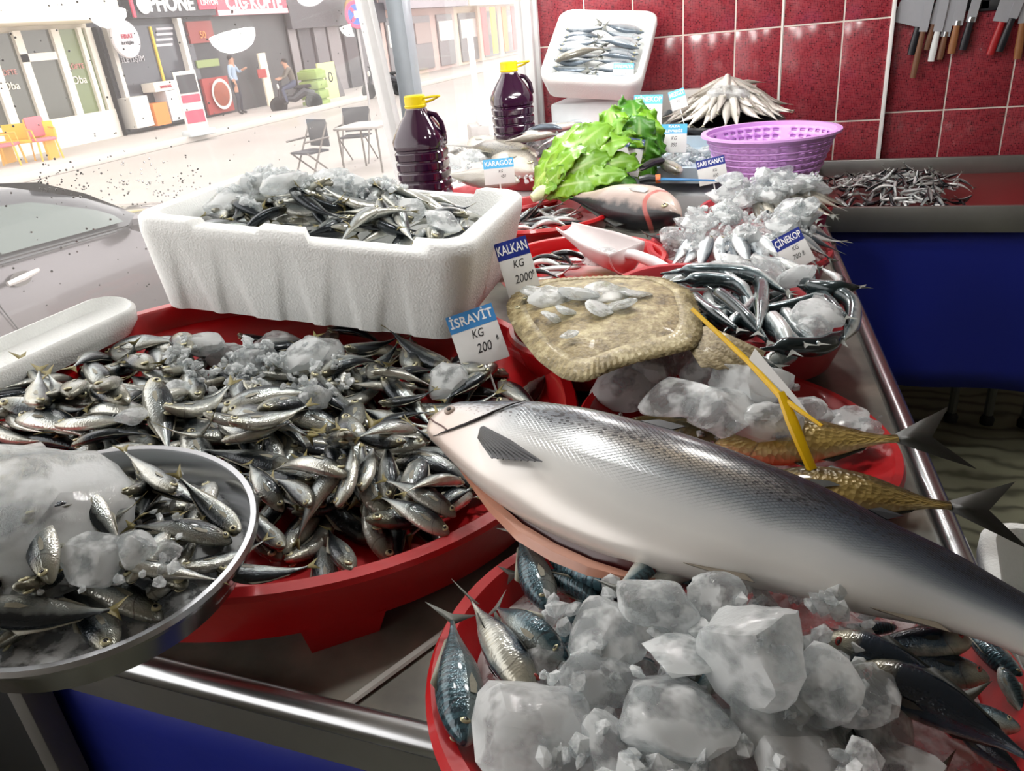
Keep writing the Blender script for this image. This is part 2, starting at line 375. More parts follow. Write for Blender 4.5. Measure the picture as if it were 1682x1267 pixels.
# ---- pendant lamps over the counter (opal cap glows)
M_lampglow = mat('lamp_glow', (1, .98, .95), .4, emit=LAMP_STRENGTH, var=0)
M_lampdim = mat('lamp_glow_small', (1, .98, .95), .4, emit=LAMP_STRENGTH * .3, var=0)
M_lampbody = mat('lamp_body', '#d8d8d8', .35)
def lamp(x, y, z, r, label, glow):
    e = empty('pendant_lamp', (x, y, z)); tag(e, label, 'lamp', 'lamps hanging over the counter')
    MB().lathe([(0, 0), (r * .35, r * .05), (r * .7, r * .2), (r * .93, r * .48), (r, r * .8)], 28).lathe([(r, r * .8), (r * .98, r * .84)], 28).build('glowing_cap', glow, e)
    MB().lathe([(r * 1.01, r * .78), (r * 1.02, r * .95), (r * .75, r * 1.5), (r * .4, r * 1.8), (r * .3, r * 2.4), (0, r * 2.4)], 28).build('lamp_body', M_lampbody, e)
    MB().tube([(0, 0, r * 2.3), (0, 0, 2.76 - z)], .004, 6).build('cord', M_dark, e)
for x, y, z, r in ((-.72, 2.636, 1.655, .086), (-.92, 3.18, 1.635, .060), (-.90, 2.96, 1.765, .060), (-.50, 2.07, 1.885, .085), (-.55, 1.15, 2.02, .085), (-.05, 1.62, 2.02, .085), (-.12, 2.70, 1.90, .07)):
    lamp(x, y, z, r, 'white pendant lamp with a glowing cap hanging over the counter', M_lampdim if r == .060 else M_lampglow)
# ================================================================ counter
CZ = .90
M_steel = mat('stainless_steel', '#b4b6b8', .24, .95, var=.12, scale=14)
M_steeld = mat('worn_steel', '#8f8f8c', .38, .8, var=.2, scale=10)
def top_mat():
    m, nt, b = new_mat('stained_counter_top')
    tc = N(nt, 'ShaderNodeTexCoord'); no = N(nt, 'ShaderNodeTexNoise', i_Scale=7.0, i_Detail=6.0); L(nt, tc.outputs['Object'], no.inputs['Vector'])
    r = ramp(nt, [(.3, srgb('#4d4d4a')), (.5, srgb('#77776f')), (.62, srgb('#8b857a')), (.75, srgb('#a9a79f'))]); L(nt, no.outputs['Fac'], r.inputs[0])
    L(nt, r.outputs[0], b.inputs['Base Color']); b.inputs['Roughness'].default_value = .35; b.inputs['Metallic'].default_value = .25
    return m
M_top = top_mat()
M_blue = mat('blue_tarpaulin', '#0d1f86', .55, var=.15, scale=3, bump=.15, bscale=12)
FY = .47
RX = lambda y: .248 - .102 * (y - FY)
ct = empty('display_counter', (-.6, 1.6, 0)); tag(ct, 'steel topped fish counter with a round pipe edge and blue skirt', 'counter')
def rel(o, pts): return [(p[0] - o.location.x, p[1] - o.location.y, p[2] - o.location.z) for p in pts]
poly = [(-1.29, FY), (RX(FY), FY), (RX(WY - .02), WY - .02), (-1.29, WY - .02)]
MB().prism([(a + .6, b - 1.6) for a, b in poly], 'z', CZ - .04, CZ).build('top', M_top, ct, smooth=False)
MB().tube(rel(ct, [(-1.29, FY, CZ + .002), (RX(FY), FY, CZ + .002)]), .0165, 14).build('edge_pipe', M_steel, ct)
MB().tube(rel(ct, [(RX(FY), FY, CZ + .002), (RX(2.6), 2.6, CZ + .002)]), .0165, 14).build('edge_pipe', M_steel, ct)
MB().box(-.69, RX(FY) + .6, FY - 1.6 - .008, FY - 1.6 + .002, CZ - .062, CZ - .005).build('apron', M_steeld, ct)
for x, y in ((-1.2, .56), (.1, .56), (-1.2, 3.2), (-.15, 3.2)): MB().box(x + .58, x + .62, y - 1.62, y - 1.58, 0, CZ - .04).build('leg', M_steeld, ct)
MB().tube(rel(ct, [(-.43, FY + .012, CZ + .004), (-.36, FY + .16, CZ + .004), (-.30, FY + .30, CZ + .004)]), .006, 6, flat=.4).build('seam_strip', mat('grey_sealant', '#b0b0aa', .5), ct)
def drape(name, p0, p1, z0, z1, amp, label, nw=9):
    A, B = np.array(p0), np.array(p1); t = (B - A) / np.linalg.norm(B - A); nrm_ = np.array([t[1], -t[0]])
    P = []
    for i in range(81):
        u = i / 80; row = []
        for j in range(9):
            v = j / 8; off = amp * (v ** 1.2) * (math.sin(u * nw * 2 * PI + 1.3 * math.sin(u * 9)) * .6 + .4 * math.sin(u * 23 + 2))
            q = A + (B - A) * u + nrm_ * off; row.append((q[0], q[1], z1 + (z0 - z1) * v))
        P.append(row)
    o = MB().grid(P).build(name, M_blue); md = o.modifiers.new('thickness', 'SOLIDIFY'); md.thickness = .002
    return tag(o, label, 'drape')
drape('blue_drape', (-1.28, FY + .012), (RX(FY) - .01, FY + .012), .12, CZ - .05, .010, 'dark blue cloth skirt hanging under the steel front edge of the counter')
drape('blue_drape', (RX(FY) - .02, FY + .03), (RX(2.5) - .02, 2.5), .12, CZ - .05, .010, 'blue cloth skirt along the aisle side of the counter')
# side counter with the anchovy tray
sc = empty('side_counter', (.6, 3.0, 0)); tag(sc, 'low wall counter on grey legs under the anchovy tray', 'counter')
MB().box(-.56, .9, -.36, .38, .80, .87).build('top', M_steeld, sc)
for x, y in ((-.025, .02), (.097, .02), (.22, .02), (.75, .02)):
    MB().tube([(x, y, .03), (x, y, .8)], .016, 10).build('leg', mat('grey_pipe', '#6d6f68', .5), sc)
    MB().lathe([(.024, 0), (.026, .02), (.016, .04)], 10, cen=(x, y, 0)).build('foot', M_dark, sc)
drape('blue_drape', (RX(2.6) + .02, 2.63), (1.5, 2.63), .325, .875, .012, 'wide dark blue cloth covering the front of the low wall counter', 5)
at_ = empty('steel_tray', (.47, 2.97, .875)); tag(at_, 'long shallow steel tray heaped with anchovies under the hanging knives', 'tray')
MB().box(-.445, .95, -.365, .37, 0, .008).build('tray_bottom', mat('tray_red_inside', '#7a2a2c', .35, .1), at_)
for nm, b in (('front_lip', (-.45, .955, -.375, -.36, -.02, .06)), ('back_lip', (-.45, .955, .36, .375, -.01, .07)), ('side_lip', (-.455, -.44, -.36, .36, 0, .06)), ('side_lip', (.945, .955, -.36, .36, 0, .06))):
    MB().box(*b, bev=.003).build(nm, M_steeld, at_)
MB().box(.29, .30, -.36, .36, .008, .05).build('divider', M_steeld, at_)

# rear riser on the counter
M_foam = mat('styrofoam', '#eceeec', .75, var=.03, scale=200, bump=.25, bscale=260, spec=.3)
rs = MB().box(-1.28, RX(3) - .03, 2.50, WY - .02, CZ, 1.0, bev=.006).build('riser', mat('riser_board', '#c9cdce', .5)); tag(rs, 'pale raised step along the back of the counter by the red wall', 'riser')
lb = MB().box(-.66, -.22, WY - .075, WY - .01, 1.0, 1.24, bev=.004).build('wall_ledge', mat('ledge', '#c5c2bd', .5)); tag(lb, 'narrow pale ledge against the red tiles behind the whiting', 'ledge')

# ================================================================ trays and bowls
M_red = mat('red_plastic', '#b40f16', .36, var=.10, scale=40, bump=.05, bscale=60, coat=.15)
M_redp = mat('pinkish_red_plastic', '#b23038', .38, var=.10, scale=40)
def bowl(name, c, r, depth, m, label, cat='bowl', tilt=(0, 0), base=.72, rim=.012, n=72, group=None, lip=.006):
    """shallow round bowl: z = 0 is the rim"""
    pr = [(0, -depth), (r * base, -depth), (r * (base + .1), -depth * .86), (r * .97, -.004), (r * .985, 0), (r + rim * .6, .001), (r + rim, -lip), (r + rim * .8, -lip * 2.2), (r * 1.0, -lip * 2.4),
          (r * (base + .12) + .002, -depth * .92 - .004), (r * base + .002, -depth - .006), (0, -depth - .006)]
    o = MB().lathe(pr, n).build(name, m); o.location = c; o.rotation_euler = (math.radians(tilt[1]), math.radians(tilt[0]), 0)
    tag(o, label, cat, group); return o
# the big footed tray
AC, AR, AT = Vector((-.775, .915, 1.045)), .475, 7.5
ta = MB().lathe([(0, -.046), (AR * .8, -.046), (AR * .93, -.040), (AR * .955, -.004), (AR * .965, 0), (AR, 0), (AR + .004, -.006), (AR - .006, -.070), (AR - .02, -.074), (AR * .85, -.066), (0, -.062)], 96).build('red_tray', M_red)
ta.location = AC; ta.rotation_euler = (0, math.radians(AT), 0)
tag(ta, 'large round red footed tray full of small yellow-tailed horse mackerel', 'tray')
for k in range(8):
    a = math.radians(-48 + 45 * k); mb = MB(); w0, w1 = .05, .038; r1, r0 = AR - .007, AR - .055
    P = []
    for z, w in ((-.066, w0), (-.115, w1)):
        for rr_, s in ((r0, -1), (r1, -1), (r1, 1), (r0, 1)):
            q = Vector((rr_ - (.006 if z < -.1 else 0), s * w, z)); P.append((q.x * math.cos(a) - q.y * math.sin(a), q.x * math.sin(a) + q.y * math.cos(a), q.z))
    mb.add(P, [(0, 1, 2, 3), (4, 7, 6, 5), (0, 4, 5, 1), (1, 5, 6, 2), (2, 6, 7, 3), (3, 7, 4, 0)]).build('foot', M_red, ta)
def A_z(x, y, lz):   # world height of tray-local plane z = lz
    return AC.z - math.tan(math.radians(AT)) * (x - AC.x) + lz
def A_px(px, py, lz=0.0):
    d = ray(px, py); n = np.array([math.sin(math.radians(AT)), 0, math.cos(math.radians(AT))]); p0 = np.array(AC) + n * lz
    return EYE + d * (((p0 - EYE) @ n) / (d @ n))
# steel bowl on the front left
BC, BR = Vector((-.682, .455, 1.102)), .166
M_bowl = mat('brushed_bowl', '#a9abae', .22, .95, var=.08, scale=20)
bowl('steel_bowl', BC, BR, .045, M_bowl, 'stainless steel bowl of horse mackerel and ice resting on the tray edge', tilt=(7, 3), rim=.006, lip=.004, base=.8)
C_C, CR = Vector((-.052, .548, 1.008)), .252
bowl('red_bowl', C_C, CR, .08, M_red, 'red bowl of dark blue mackerel under big lumps of ice', tilt=(0, -5), rim=.014, lip=.009)
D_C, DR = Vector((-.078, 1.04, .975)), .222
bowl('red_bowl', D_C, DR, .046, M_red, 'red bowl of brown scaled carp and ice behind the salmon', tilt=(7, 0), rim=.012, base=.62)
E_C, ER = Vector((-.128, 1.445, 1.035)), .222
bowl('red_bowl', E_C, ER, .09, M_redp, 'pinkish red bowl piled with long thin garfish', tilt=(7, -2), rim=.010, base=.78)
F_C, FR_ = Vector((-.150, 1.87, 1.018)), .205
bowl('red_bowl', F_C, FR_, .09, M_redp, 'pinkish red bowl heaped with ice behind the garfish', tilt=(3, 0), rim=.010, base=.78)
G_C, GR = Vector((-.115, 2.27, 1.02)), .17
bowl('red_bowl', G_C, GR, .09, M_redp, 'red bowl of small fish in front of the purple basket', tilt=(0, 0), rim=.010, base=.78)
H_C, HR = Vector((-.50, 1.72, 1.030)), .195
bowl('red_tray', H_C, HR, .035, M_red, 'shallow red tray under the white plastic scoop', cat='tray', rim=.012, base=.86)
J_C = Vector((-.36, 1.30, 1.030))
bowl('red_bowl', J_C, .150, .08, M_red, 'red bowl mostly hidden under the turbot', rim=.010)
H2_C = Vector((-.74, 2.12, 1.045))
bowl('red_tray', H2_C, .215, .05, M_red, 'red tray of slim little fish below the lettuce', cat='tray', rim=.012, base=.8)
# supports under the higher containers
def stand(c, r, z0, z1, label):
    if z1 - z0 < .004: return
    o = MB().lathe([(r, 0), (r * .96, z1 - z0)], 40).build('stand', mat('black_plastic', '#1c1c1e', .5)); o.location = (c[0], c[1], z0); tag(o, label, 'stand', 'stands under the trays')
for c, r, d in ((E_C, .15, .104), (F_C, .14, .1), (G_C, .12, .1), (H_C, .15, .044), (J_C, .10, .09), (H2_C, .15, .06), (Vector((C_C.x, C_C.y + .06, C_C.z)), .085, .089)):
    stand((c.x, c.y), r, CZ, c.z - d + .004, 'low black stand hidden under a bowl')
# ================================================================ styrofoam boxes
def loop(Lx, Ly, rad, n):
    """n points round a rounded rectangle"""
    a, b = Lx / 2 - rad, Ly / 2 - rad; per = 4 * (a + b) + 2 * PI * rad; pts = []
    segs = [('l', (-a, -b - rad), (a, -b - rad)), ('c', (a, -b), -PI / 2), ('l', (a + rad, -b), (a + rad, b)), ('c', (a, b), 0), ('l', (a, b + rad), (-a, b + rad)), ('c', (-a, b), PI / 2), ('l', (-a - rad, b), (-a - rad, -b)), ('c', (-a, -b), PI)]
    for i in range(n):
        d = per * i / n
        for sg in segs:
            ln = math.dist(sg[1], sg[2]) if sg[0] == 'l' else rad * PI / 2
            if d <= ln + 1e-9:
                if sg[0] == 'l': t = d / ln; pts.append((sg[1][0] + (sg[2][0] - sg[1][0]) * t, sg[1][1] + (sg[2][1] - sg[1][1]) * t))
                else: t = sg[2] + d / rad; pts.append((sg[1][0] + rad * math.cos(t), sg[1][1] + rad * math.sin(t)))
                break
            d -= ln
        else: pts.append(pts[-1])
    return pts
def foam_box(name, Lx, Ly, H, wall, label, flutes=True, notch=True, n=280, floor=.03, taper=.93, m=None, feet=True):
    rows = []
    def ring(lx, ly, rad, zf, fl=0.0):
        row = []
        for (x, y), (ux, uy) in zip(loop(lx, ly, rad, n), loop(Lx, Ly, .05, n)):
            z = zf(ux, uy)
            if fl:
                s = ux if abs(abs(uy) - Ly / 2) < .01 else None
                if s is not None:
                    for c in FL:
                        w = .010 + .028 * fl
                        d = abs(s * 1.0 - c * Lx)
                        if d < w: y -= math.copysign(.007 * min(1, (w - d) / .005) * fl, y)
            row.append((x, y, z))
        rows.append(row)
    FL = (-.36, -.22, -.02, .13, .30)
    def top(ux, uy):
        if not notch: return H
        t = ux / Lx
        if uy < 0: lo = (-.30 < t < -.10) * .5 + (.06 < t < .40) * 1.0
        else: lo = (-.18 < t < .36) * 1.0
        return H - .016 * lo
    bz = lambda x, y: (.018 if feet and (abs(y) < Ly * .30 and abs(x) > Lx * .45) else 0.0)
    ring(Lx * taper * .94, Ly * taper * .94, .045, bz)
    for k in range(7):
        v = k / 6; g = taper + (1 - taper) * v
        ring(Lx * g, Ly * g, .05, (lambda x, y, v=v: max(bz(x, y), v * (H - .03))), (1 - v) * .95 if flutes else 0)
    ring(Lx * .998, Ly * .998, .05, lambda x, y: top(x, y) - .006)
    ring(Lx - .012, Ly - .012, .048, top)
    ring(Lx - 2 * wall + .008, Ly - 2 * wall + .008, .04, top)
    ring(Lx - 2 * wall, Ly - 2 * wall, .036, lambda x, y: top(x, y) - .008)
    ring(Lx * taper - 2 * wall, Ly * taper - 2 * wall, .03, lambda x, y: floor)
    P = [[rows[j][i] for j in range(len(rows))] for i in range(n)]
    mb = MB().grid(P, closed_u=True)
    k = len(rows); mb.f.append(tuple(reversed([i * k for i in range(n)]))); mb.f.append(tuple([i * k + k - 1 for i in range(n)])); mb.m += [0, 0]
    o = mb.build(name, m or M_foam, angle=.9); tag(o, label, 'box'); return o
BXC = Vector((-.884, 1.316, 1.081)); BXL, BXW, BXH = .65, .44, .179; BXY, BXT = 5.9, 6.5
bx = foam_box('styrofoam_box', BXL, BXW, BXH, .035, 'big white fluted styrofoam box of mixed fish and ice on the red tray')
bx.location = BXC; bx.rotation_mode = 'XYZ'
bx.matrix_basis = Matrix.Translation(BXC) @ Matrix.Rotation(math.radians(BXY), 4, 'Z') @ Matrix.Rotation(math.radians(BXT), 4, 'Y')
BXM = bx.matrix_basis.copy()
# small open box of silver fish leaning on the back wall
bk = foam_box('styrofoam_box', .385, .39, .105, .022, 'smaller white styrofoam box of silvery fish tilted against the red wall', flutes=False, notch=False, n=140, feet=False)
BKM = Matrix.Translation(Vector((-.79, 3.155, 1.362))) @ Matrix.Rotation(math.radians(2), 4, 'Z') @ Matrix.Rotation(math.radians(6), 4, 'Y') @ Matrix.Rotation(math.radians(35), 4, 'X')
bk.matrix_basis = BKM
bw = MB().box(-.17, .17, -.10, .20, 0, .245, bev=.01).build('box_support', mat('white_crate', '#cfd2d4', .5)); bw.location = (-.80, 3.14, 1.0); tag(bw, 'pale block propping up the tilted styrofoam box', 'block')
# styrofoam lid between tray and window, box by the aisle
ld = foam_box('foam_slab', .42, .10, .05, .012, 'white styrofoam trough lying between the red tray and the window', flutes=False, notch=False, n=120, feet=False)
ld.matrix_basis = Matrix.Translation(Vector((-1.235, .86, 1.088))) @ Matrix.Rotation(PI / 2, 4, 'Z') @ Matrix.Rotation(math.radians(12), 4, 'X')
fb = foam_box('styrofoam_box', .40, .30, .13, .022, 'white styrofoam box of fish beside the aisle edge of the counter', flutes=False, notch=False, n=140, feet=False)
FBM = Matrix.Translation(Vector((.445, .905, .722))) @ Matrix.Rotation(math.radians(-5), 4, 'Z'); fb.matrix_basis = FBM
st = empty('box_trolley', (.445, .905, 0)); tag(st, 'small steel stand carrying the styrofoam box by the aisle', 'stand')
MB().box(-.17, .19, -.14, .14, .70, .722).build('top', M_steeld, st)
for x in (-.14, .18):
    for y in (-.12, .12): MB().tube([(x, y, 0), (x, y, .70)], .012, 8).build('leg', M_steeld, st)
# door post beside the counter front
dp = onz(62, 1160, .80)
po = struct(MB().box(dp[0] - .017, dp[0] + .013, dp[1] - .018, dp[1] + .018, 0, 2.3, bev=.003).build('door_1', mat('door_frame', '#6e6c69', .5, .2)))
MB().box(dp[0] - .5, dp[0] - .017, dp[1] - .006, dp[1] + .006, 0, 1.0).build('door_panel', mat('dark_panel', '#26282a', .5), po)
# ================================================================ fish
def smooth_interp(xs, ys, x):
    """monotone-ish cubic through the points"""
    xs, ys = np.array(xs, float), np.array(ys, float); x = np.asarray(x, float)
    m = np.gradient(ys, xs); i = np.clip(np.searchsorted(xs, x) - 1, 0, len(xs) - 2)
    h = xs[i + 1] - xs[i]; t = (x - xs[i]) / h
    return (2*t**3-3*t**2+1)*ys[i] + (t**3-2*t**2+t)*h*m[i] + (-2*t**3+3*t**2)*ys[i+1] + (t**3-t**2)*h*m[i+1]
PROF = dict(
    mackerel=([0, .02, .06, .12, .2, .32, .45, .6, .74, .86, .94, 1], [.10, .28, .48, .69, .87, 1, .97, .79, .51, .26, .14, .11]),
    slim=([0, .03, .1, .2, .35, .5, .65, .8, .92, 1], [.03, .3, .62, .85, 1, 1, .88, .6, .3, .18]),
    deep=([0, .03, .09, .18, .3, .42, .56, .7, .82, .92, 1], [.03, .24, .52, .8, .98, 1, .9, .64, .36, .2, .19]))
def bendf(s, b): return b * (4 * (s - .45) ** 2 - .33)
def fish_body(hh, hw, prof, bend=0.0, vb=0.0, n=22, m=14, skew=.04):
    mb = MB(); ss = np.concatenate([np.linspace(0, .12, 6)[:-1], np.linspace(.12, 1, n - 5)])
    ph = np.maximum(smooth_interp(*PROF[prof], ss), .012); P = []; at = []
    for s, p in zip(ss, ph):
        h = hh * p; w = hw * (p ** .8) * (1 - .55 * max(0, (s - .6) / .4)); row = []
        for k in range(m + 1):
            a = 2 * PI * k / m; c, q = math.cos(a), math.sin(a)
            row.append((.5 - s, bendf(s, bend) + w * math.copysign(abs(c) ** .85, c), bendf(s, vb) + h * (q + skew * (1 - q * q))))
            at.append((s, q, c))
        P.append(row)
    mb.grid(P, attr=at); k = m + 1
    mb.f.append(tuple(range(m))); mb.f.append(tuple((len(P) - 1) * k + j for j in range(m))); mb.m += [0, 0]
    return mb
def fin(pts, th=.004, y0=lambda x: 0.0, root=None):
    """thin solid fin in the xz plane: pts outline, root edge thicker"""
    mb = MB(); n = len(pts); vs = []; at = []
    cx = sum(p[0] for p in pts) / n; cz = sum(p[1] for p in pts) / n
    for sgn in (1, -1):
        for x, z in pts: vs.append((x, y0(x) + sgn * th * .15, z)); at.append((.5 - x, z * 4, 0))
        vs.append((cx, y0(cx) + sgn * th, cz)); at.append((.5 - cx, cz * 4, 0))
    fs = []
    for i in range(n):
        j = (i + 1) % n
        fs += [(i, j, n), (n + 1 + j, n + 1 + i, 2 * n + 1), (i, i + n + 1, j + n + 1, j)]
    return mb.add(vs, fs, 0, at)
def eye_mesh(mi, mp, r):
    mb = MB(); mb.lathe([(0, r * .42), (r * .25, r * .40), (r * .46, r * .34)], 12, 1); mb.lathe([(r * .46, r * .34), (r * .78, r * .2), (r, 0), (r * .9, -r * .2)], 12, 0)
    return mb.mesh('eye', [mi, mp])
KIND = {}
def def_fish(kind, hh, hw, prof, skin, finm, tailm, iris, bends, tail=(.17, .15, .07), eye=.034, dorsal=True, eye_s=.095, eye_t=.25, pupil=None):
    V = []
    pup = pupil or mat('pupil', '#050506', .1, coat=.5)
    for b, vb in bends:
        yb = lambda x, b=b: bendf(.5 - x, b); zb = lambda x, vb=vb: bendf(.5 - x, vb)
        Z1 = zb(-.5); pe = float(smooth_interp(*PROF[prof], [.99])[0]) * hh * .9
        tl, th, nt_ = tail
        t = fin([(-.48, pe + Z1), (-.5 - tl * .45, th * .55 + Z1), (-.5 - tl, th + Z1), (-.5 - tl * .8, th * .62 + Z1), (-.5 - nt_, Z1), (-.5 - tl * .8, -th * .62 + Z1), (-.5 - tl, -th + Z1), (-.5 - tl * .45, -th * .55 + Z1), (-.48, -pe + Z1)], .006, lambda x, b=b: bendf(min(.5 - x, 1.15), b)).mesh('tail_fin', tailm, attr=True)
        v = dict(body=fish_body(hh, hw, prof, b, vb).mesh(kind, skin, attr=True, angle=None), tail=t, eye=eye_mesh(iris, pup, eye), eyes=[])
        if dorsal:
            top = lambda s: hh * float(smooth_interp(*PROF[prof], [s])[0]) * .97 + bendf(s, vb)
            v['dorsal_fin'] = fin([(.5 - .34, top(.34)), (.5 - .40, top(.4) + hh * .28), (.5 - .58, top(.58) + hh * .12), (.5 - .80, top(.8) + hh * .1), (.5 - .82, top(.82)), (.5 - .58, top(.58) - .01)], .004, yb).mesh('dorsal_fin', finm, attr=True)
            bot = lambda s: -hh * float(smooth_interp(*PROF[prof], [s])[0]) * .97 + bendf(s, vb)
            v['anal_fin'] = fin([(.5 - .55, bot(.55)), (.5 - .62, bot(.62) - hh * .2), (.5 - .8, bot(.8) - hh * .1), (.5 - .82, bot(.82))], .004, yb).mesh('anal_fin', finm, attr=True)
        wy = hw * (float(smooth_interp(*PROF[prof], [.26])[0]) ** .8)
        pf = MB().grid([[(.24, yb(.24) + sg * wy * .99, -hh * .10), (.24, yb(.24) + sg * wy * .99, -hh * .28)] if k == 0 else [(.24 - .05 * k, yb(.2) + sg * (wy * 1.02 + .004 * k), -hh * .12), (.24 - .05 * k, yb(.2) + sg * (wy * 1.0 + .004 * k), -hh * (.34 - .06 * k))] for k in range(4)]) if False else None
        for sg in (1, -1):
            hse = hh * float(smooth_interp(*PROF[prof], [eye_s])[0]); wse = hw * (float(smooth_interp(*PROF[prof], [eye_s])[0]) ** .8)
            a = math.asin(eye_t); y = bendf(eye_s, b) + sg * wse * (math.cos(a) ** .85) * .96; z = bendf(eye_s, vb) + hse * (eye_t + .04)
            R = Matrix.Rotation(-sg * PI / 2, 4, 'X'); v['eyes'].append(Matrix.Translation((.5 - eye_s, y, z)) @ R)
        k0 = .27; pfm = MB()
        for sg in (1, -1):
            y1 = lambda s: bendf(s, b) + sg * (hw * float(smooth_interp(*PROF[prof], [s])[0]) ** .9 * (1 if True else 1))
            wv = lambda s: bendf(s, b) + sg * hw * (float(smooth_interp(*PROF[prof], [s])[0]) ** .8) * 1.03
            pfm.add([(.5 - k0, wv(k0), -hh * .02), (.5 - k0, wv(k0), -hh * .26), (.5 - k0 - .07, wv(k0 + .07), -hh * .34), (.5 - k0 - .16, wv(k0 + .16) , -hh * .16), (.5 - k0 - .1, wv(k0 + .1), -hh * .02)], [(0, 1, 2, 3, 4)], 0, [(k0, 0, 0)] * 5)
        v['pectoral_fin'] = pfm.mesh('pectoral_fin', finm, attr=True)
        V.append(v)
    KIND[kind] = V
def spawn(kind, M, L_, label, cat='fish', group=None, variant=None, parts=2):
    V = KIND[kind]; v = V[rng.randrange(len(V))] if variant is None else V[variant]
    o = bpy.data.objects.new(kind, v['body']); col.objects.link(o)
    o.matrix_basis = M @ Matrix.Diagonal((L_, L_, L_, 1)); tag(o, label, cat, group)
    link('tail_fin', v['tail'], o)
    if parts >= 1:
        for e in v['eyes']: link('eye', v['eye'], o, e)
    if parts >= 2:
        for k in ('dorsal_fin', 'anal_fin', 'pectoral_fin'):
            if k in v: link(k, v[k], o)
    return o
def lay(head, tail, roll=90.0, up=(0, 0, 1), sink=0.0):
    """fish frame: x from tail to head, roll 0 = back up, 90 = lying on its side"""
    X = (Vector(head) - Vector(tail)).normalized(); U = Vector(up); Z = (U - X * U.dot(X)).normalized(); Y = Z.cross(X)
    m = Matrix((X, Y, Z)).transposed().to_4x4() @ Matrix.Rotation(math.radians(roll), 4, 'X'); m.translation = (Vector(head) + Vector(tail)) / 2; return m

class Pile:
    """height field that things are dropped on"""
    def __init__(s, x0, x1, y0, y1, base, res=.006):
        s.x0, s.y0, s.res = x0, y0, res
        xs = np.arange(x0, x1, res); ys = np.arange(y0, y1, res); X, Y = np.meshgrid(xs, ys, indexing='ij'); s.X, s.Y = X, Y; s.h = base(X, Y)
    def at(s, x, y):
        i = int(np.clip((x - s.x0) / s.res, 0, s.h.shape[0] - 1)); j = int(np.clip((y - s.y0) / s.res, 0, s.h.shape[1] - 1)); return float(s.h[i, j])
    def hit(s, px, py):
        z = 1.0
        for _ in range(12):
            p = onz(px, py, z); z = .5 * z + .5 * s.at(p[0], p[1])
        return onz(px, py, z)
    def drop(s, hx, hy, tx, ty, w, th, settle=.62, maxs=.45):
        cx, cy = (hx + tx) / 2, (hy + ty) / 2; dx, dy = hx - tx, hy - ty; ln = math.hypot(dx, dy); dx /= ln; dy /= ln
        U = (s.X - cx) * dx + (s.Y - cy) * dy; W = -(s.X - cx) * dy + (s.Y - cy) * dx
        prof = np.clip(1 - (np.abs(U) / (ln * .5)) ** 2.2, 0, 1)
        msk = (np.abs(U) < ln * .47) & (np.abs(W) < w * (.25 + .75 * prof))
        if msk.sum() < 6: return None
        u, h = U[msk], s.h[msk]
        a = np.polyfit(u, h, 1); sl = float(np.clip(a[0], -maxs, maxs)); res = h - sl * u; z = float(np.quantile(res, settle))
        zc = z + th * .5
        top = zc + sl * U + th * .5 * np.sqrt(np.clip(1 - (W / w) ** 2, 0, 1)) * prof
        m2 = (np.abs(U) < ln * .5) & (np.abs(W) < w); s.h[m2] = np.maximum(s.h[m2], top[m2])
        return Vector((cx + dx * ln / 2, cy + dy * ln / 2, zc + sl * ln / 2)), Vector((cx - dx * ln / 2, cy - dy * ln / 2, zc - sl * ln / 2))
    def blob(s, x, y, r, q=.7):
        d = np.hypot(s.X - x, s.Y - y); m = d < r
        if m.sum() < 3: return s.at(x, y)
        z = float(np.quantile(s.h[m], q)); s.h[m] = np.maximum(s.h[m], z + r * .8 * np.sqrt(np.clip(1 - (d[m] / r) ** 2, 0, 1))); return z
def heap(c, r, z0, hgt, tilt=0.0, wall=.5, power=2.0):
    def f(X, Y):
        d = np.hypot(X - c.x, Y - c.y) / r; z = z0 + hgt * (1 - np.clip(d, 0, 1) ** power) - math.tan(math.radians(tilt)) * (X - c.x)
        return np.where(d > 1, z - .25 * (d - 1), z)
    return f

# ---- skins
S_hm = fish_mat('horse_mackerel_skin', srgb('#252c31'), srgb('#98a09f'), srgb('#d2d2c8'), head=srgb('#7d7a66'), lo=-.3, hi=.22, metal=.55, rough=.21)
S_mk = fish_mat('mackerel_skin', srgb('#42606a'), srgb('#a3afae'), srgb('#d8d6cc'), stripe=.65, lo=-.4, hi=.1, metal=.35, rough=.22)
S_mkd = fish_mat('dark_mackerel_skin', srgb('#15222f'), srgb('#3d5263'), srgb('#c6c6ba'), stripe=.35, lo=-.55, hi=-.05, metal=.35, rough=.2, head=srgb('#b9b39c'))
S_wh = fish_mat('whiting_skin', srgb('#8f8a80'), srgb('#cfcac2'), srgb('#e8e2da'), metal=.1, rough=.35, lo=-.2, hi=.7)
S_silver = fish_mat('silver_skin', srgb('#55606a'), srgb('#b9c0c4'), srgb('#e6e8e8'), metal=.35, rough=.28, hi=.6)
S_carp = fish_mat('carp_skin', srgb('#5a4d2a'), srgb('#ab9150'), srgb('#cbb98a'), metal=.2, rough=.3, scale_bump=.9, scales=34, lo=-.6, hi=.3)
S_brown = fish_mat('bass_skin', srgb('#5d5a50'), srgb('#a8a294'), srgb('#d8d2c6'), metal=.15, rough=.35, spots=60.0)
S_anch = fish_mat('anchovy_skin', srgb('#161b20'), srgb('#a9b0b2'), srgb('#e4e6e4'), metal=.3, rough=.25, lo=-.2, hi=.25)
S_pale = fish_mat('pale_pink_skin', srgb('#14171c'), srgb('#d2bcb0'), srgb('#dccabf'), metal=.05, rough=.4, lo=-.6, hi=.62, gillc=srgb('#b2564e'), gillw=.020, scale_bump=.1)
M_fin = mat('pale_fin', '#8f8c7c', .45, var=.3, scale=60)
M_ytail = mat('yellow_tail', '#867c4c', .45, var=.45, scale=10)
M_gtail = mat('grey_tail', '#6f726c', .45, var=.35, scale=40)
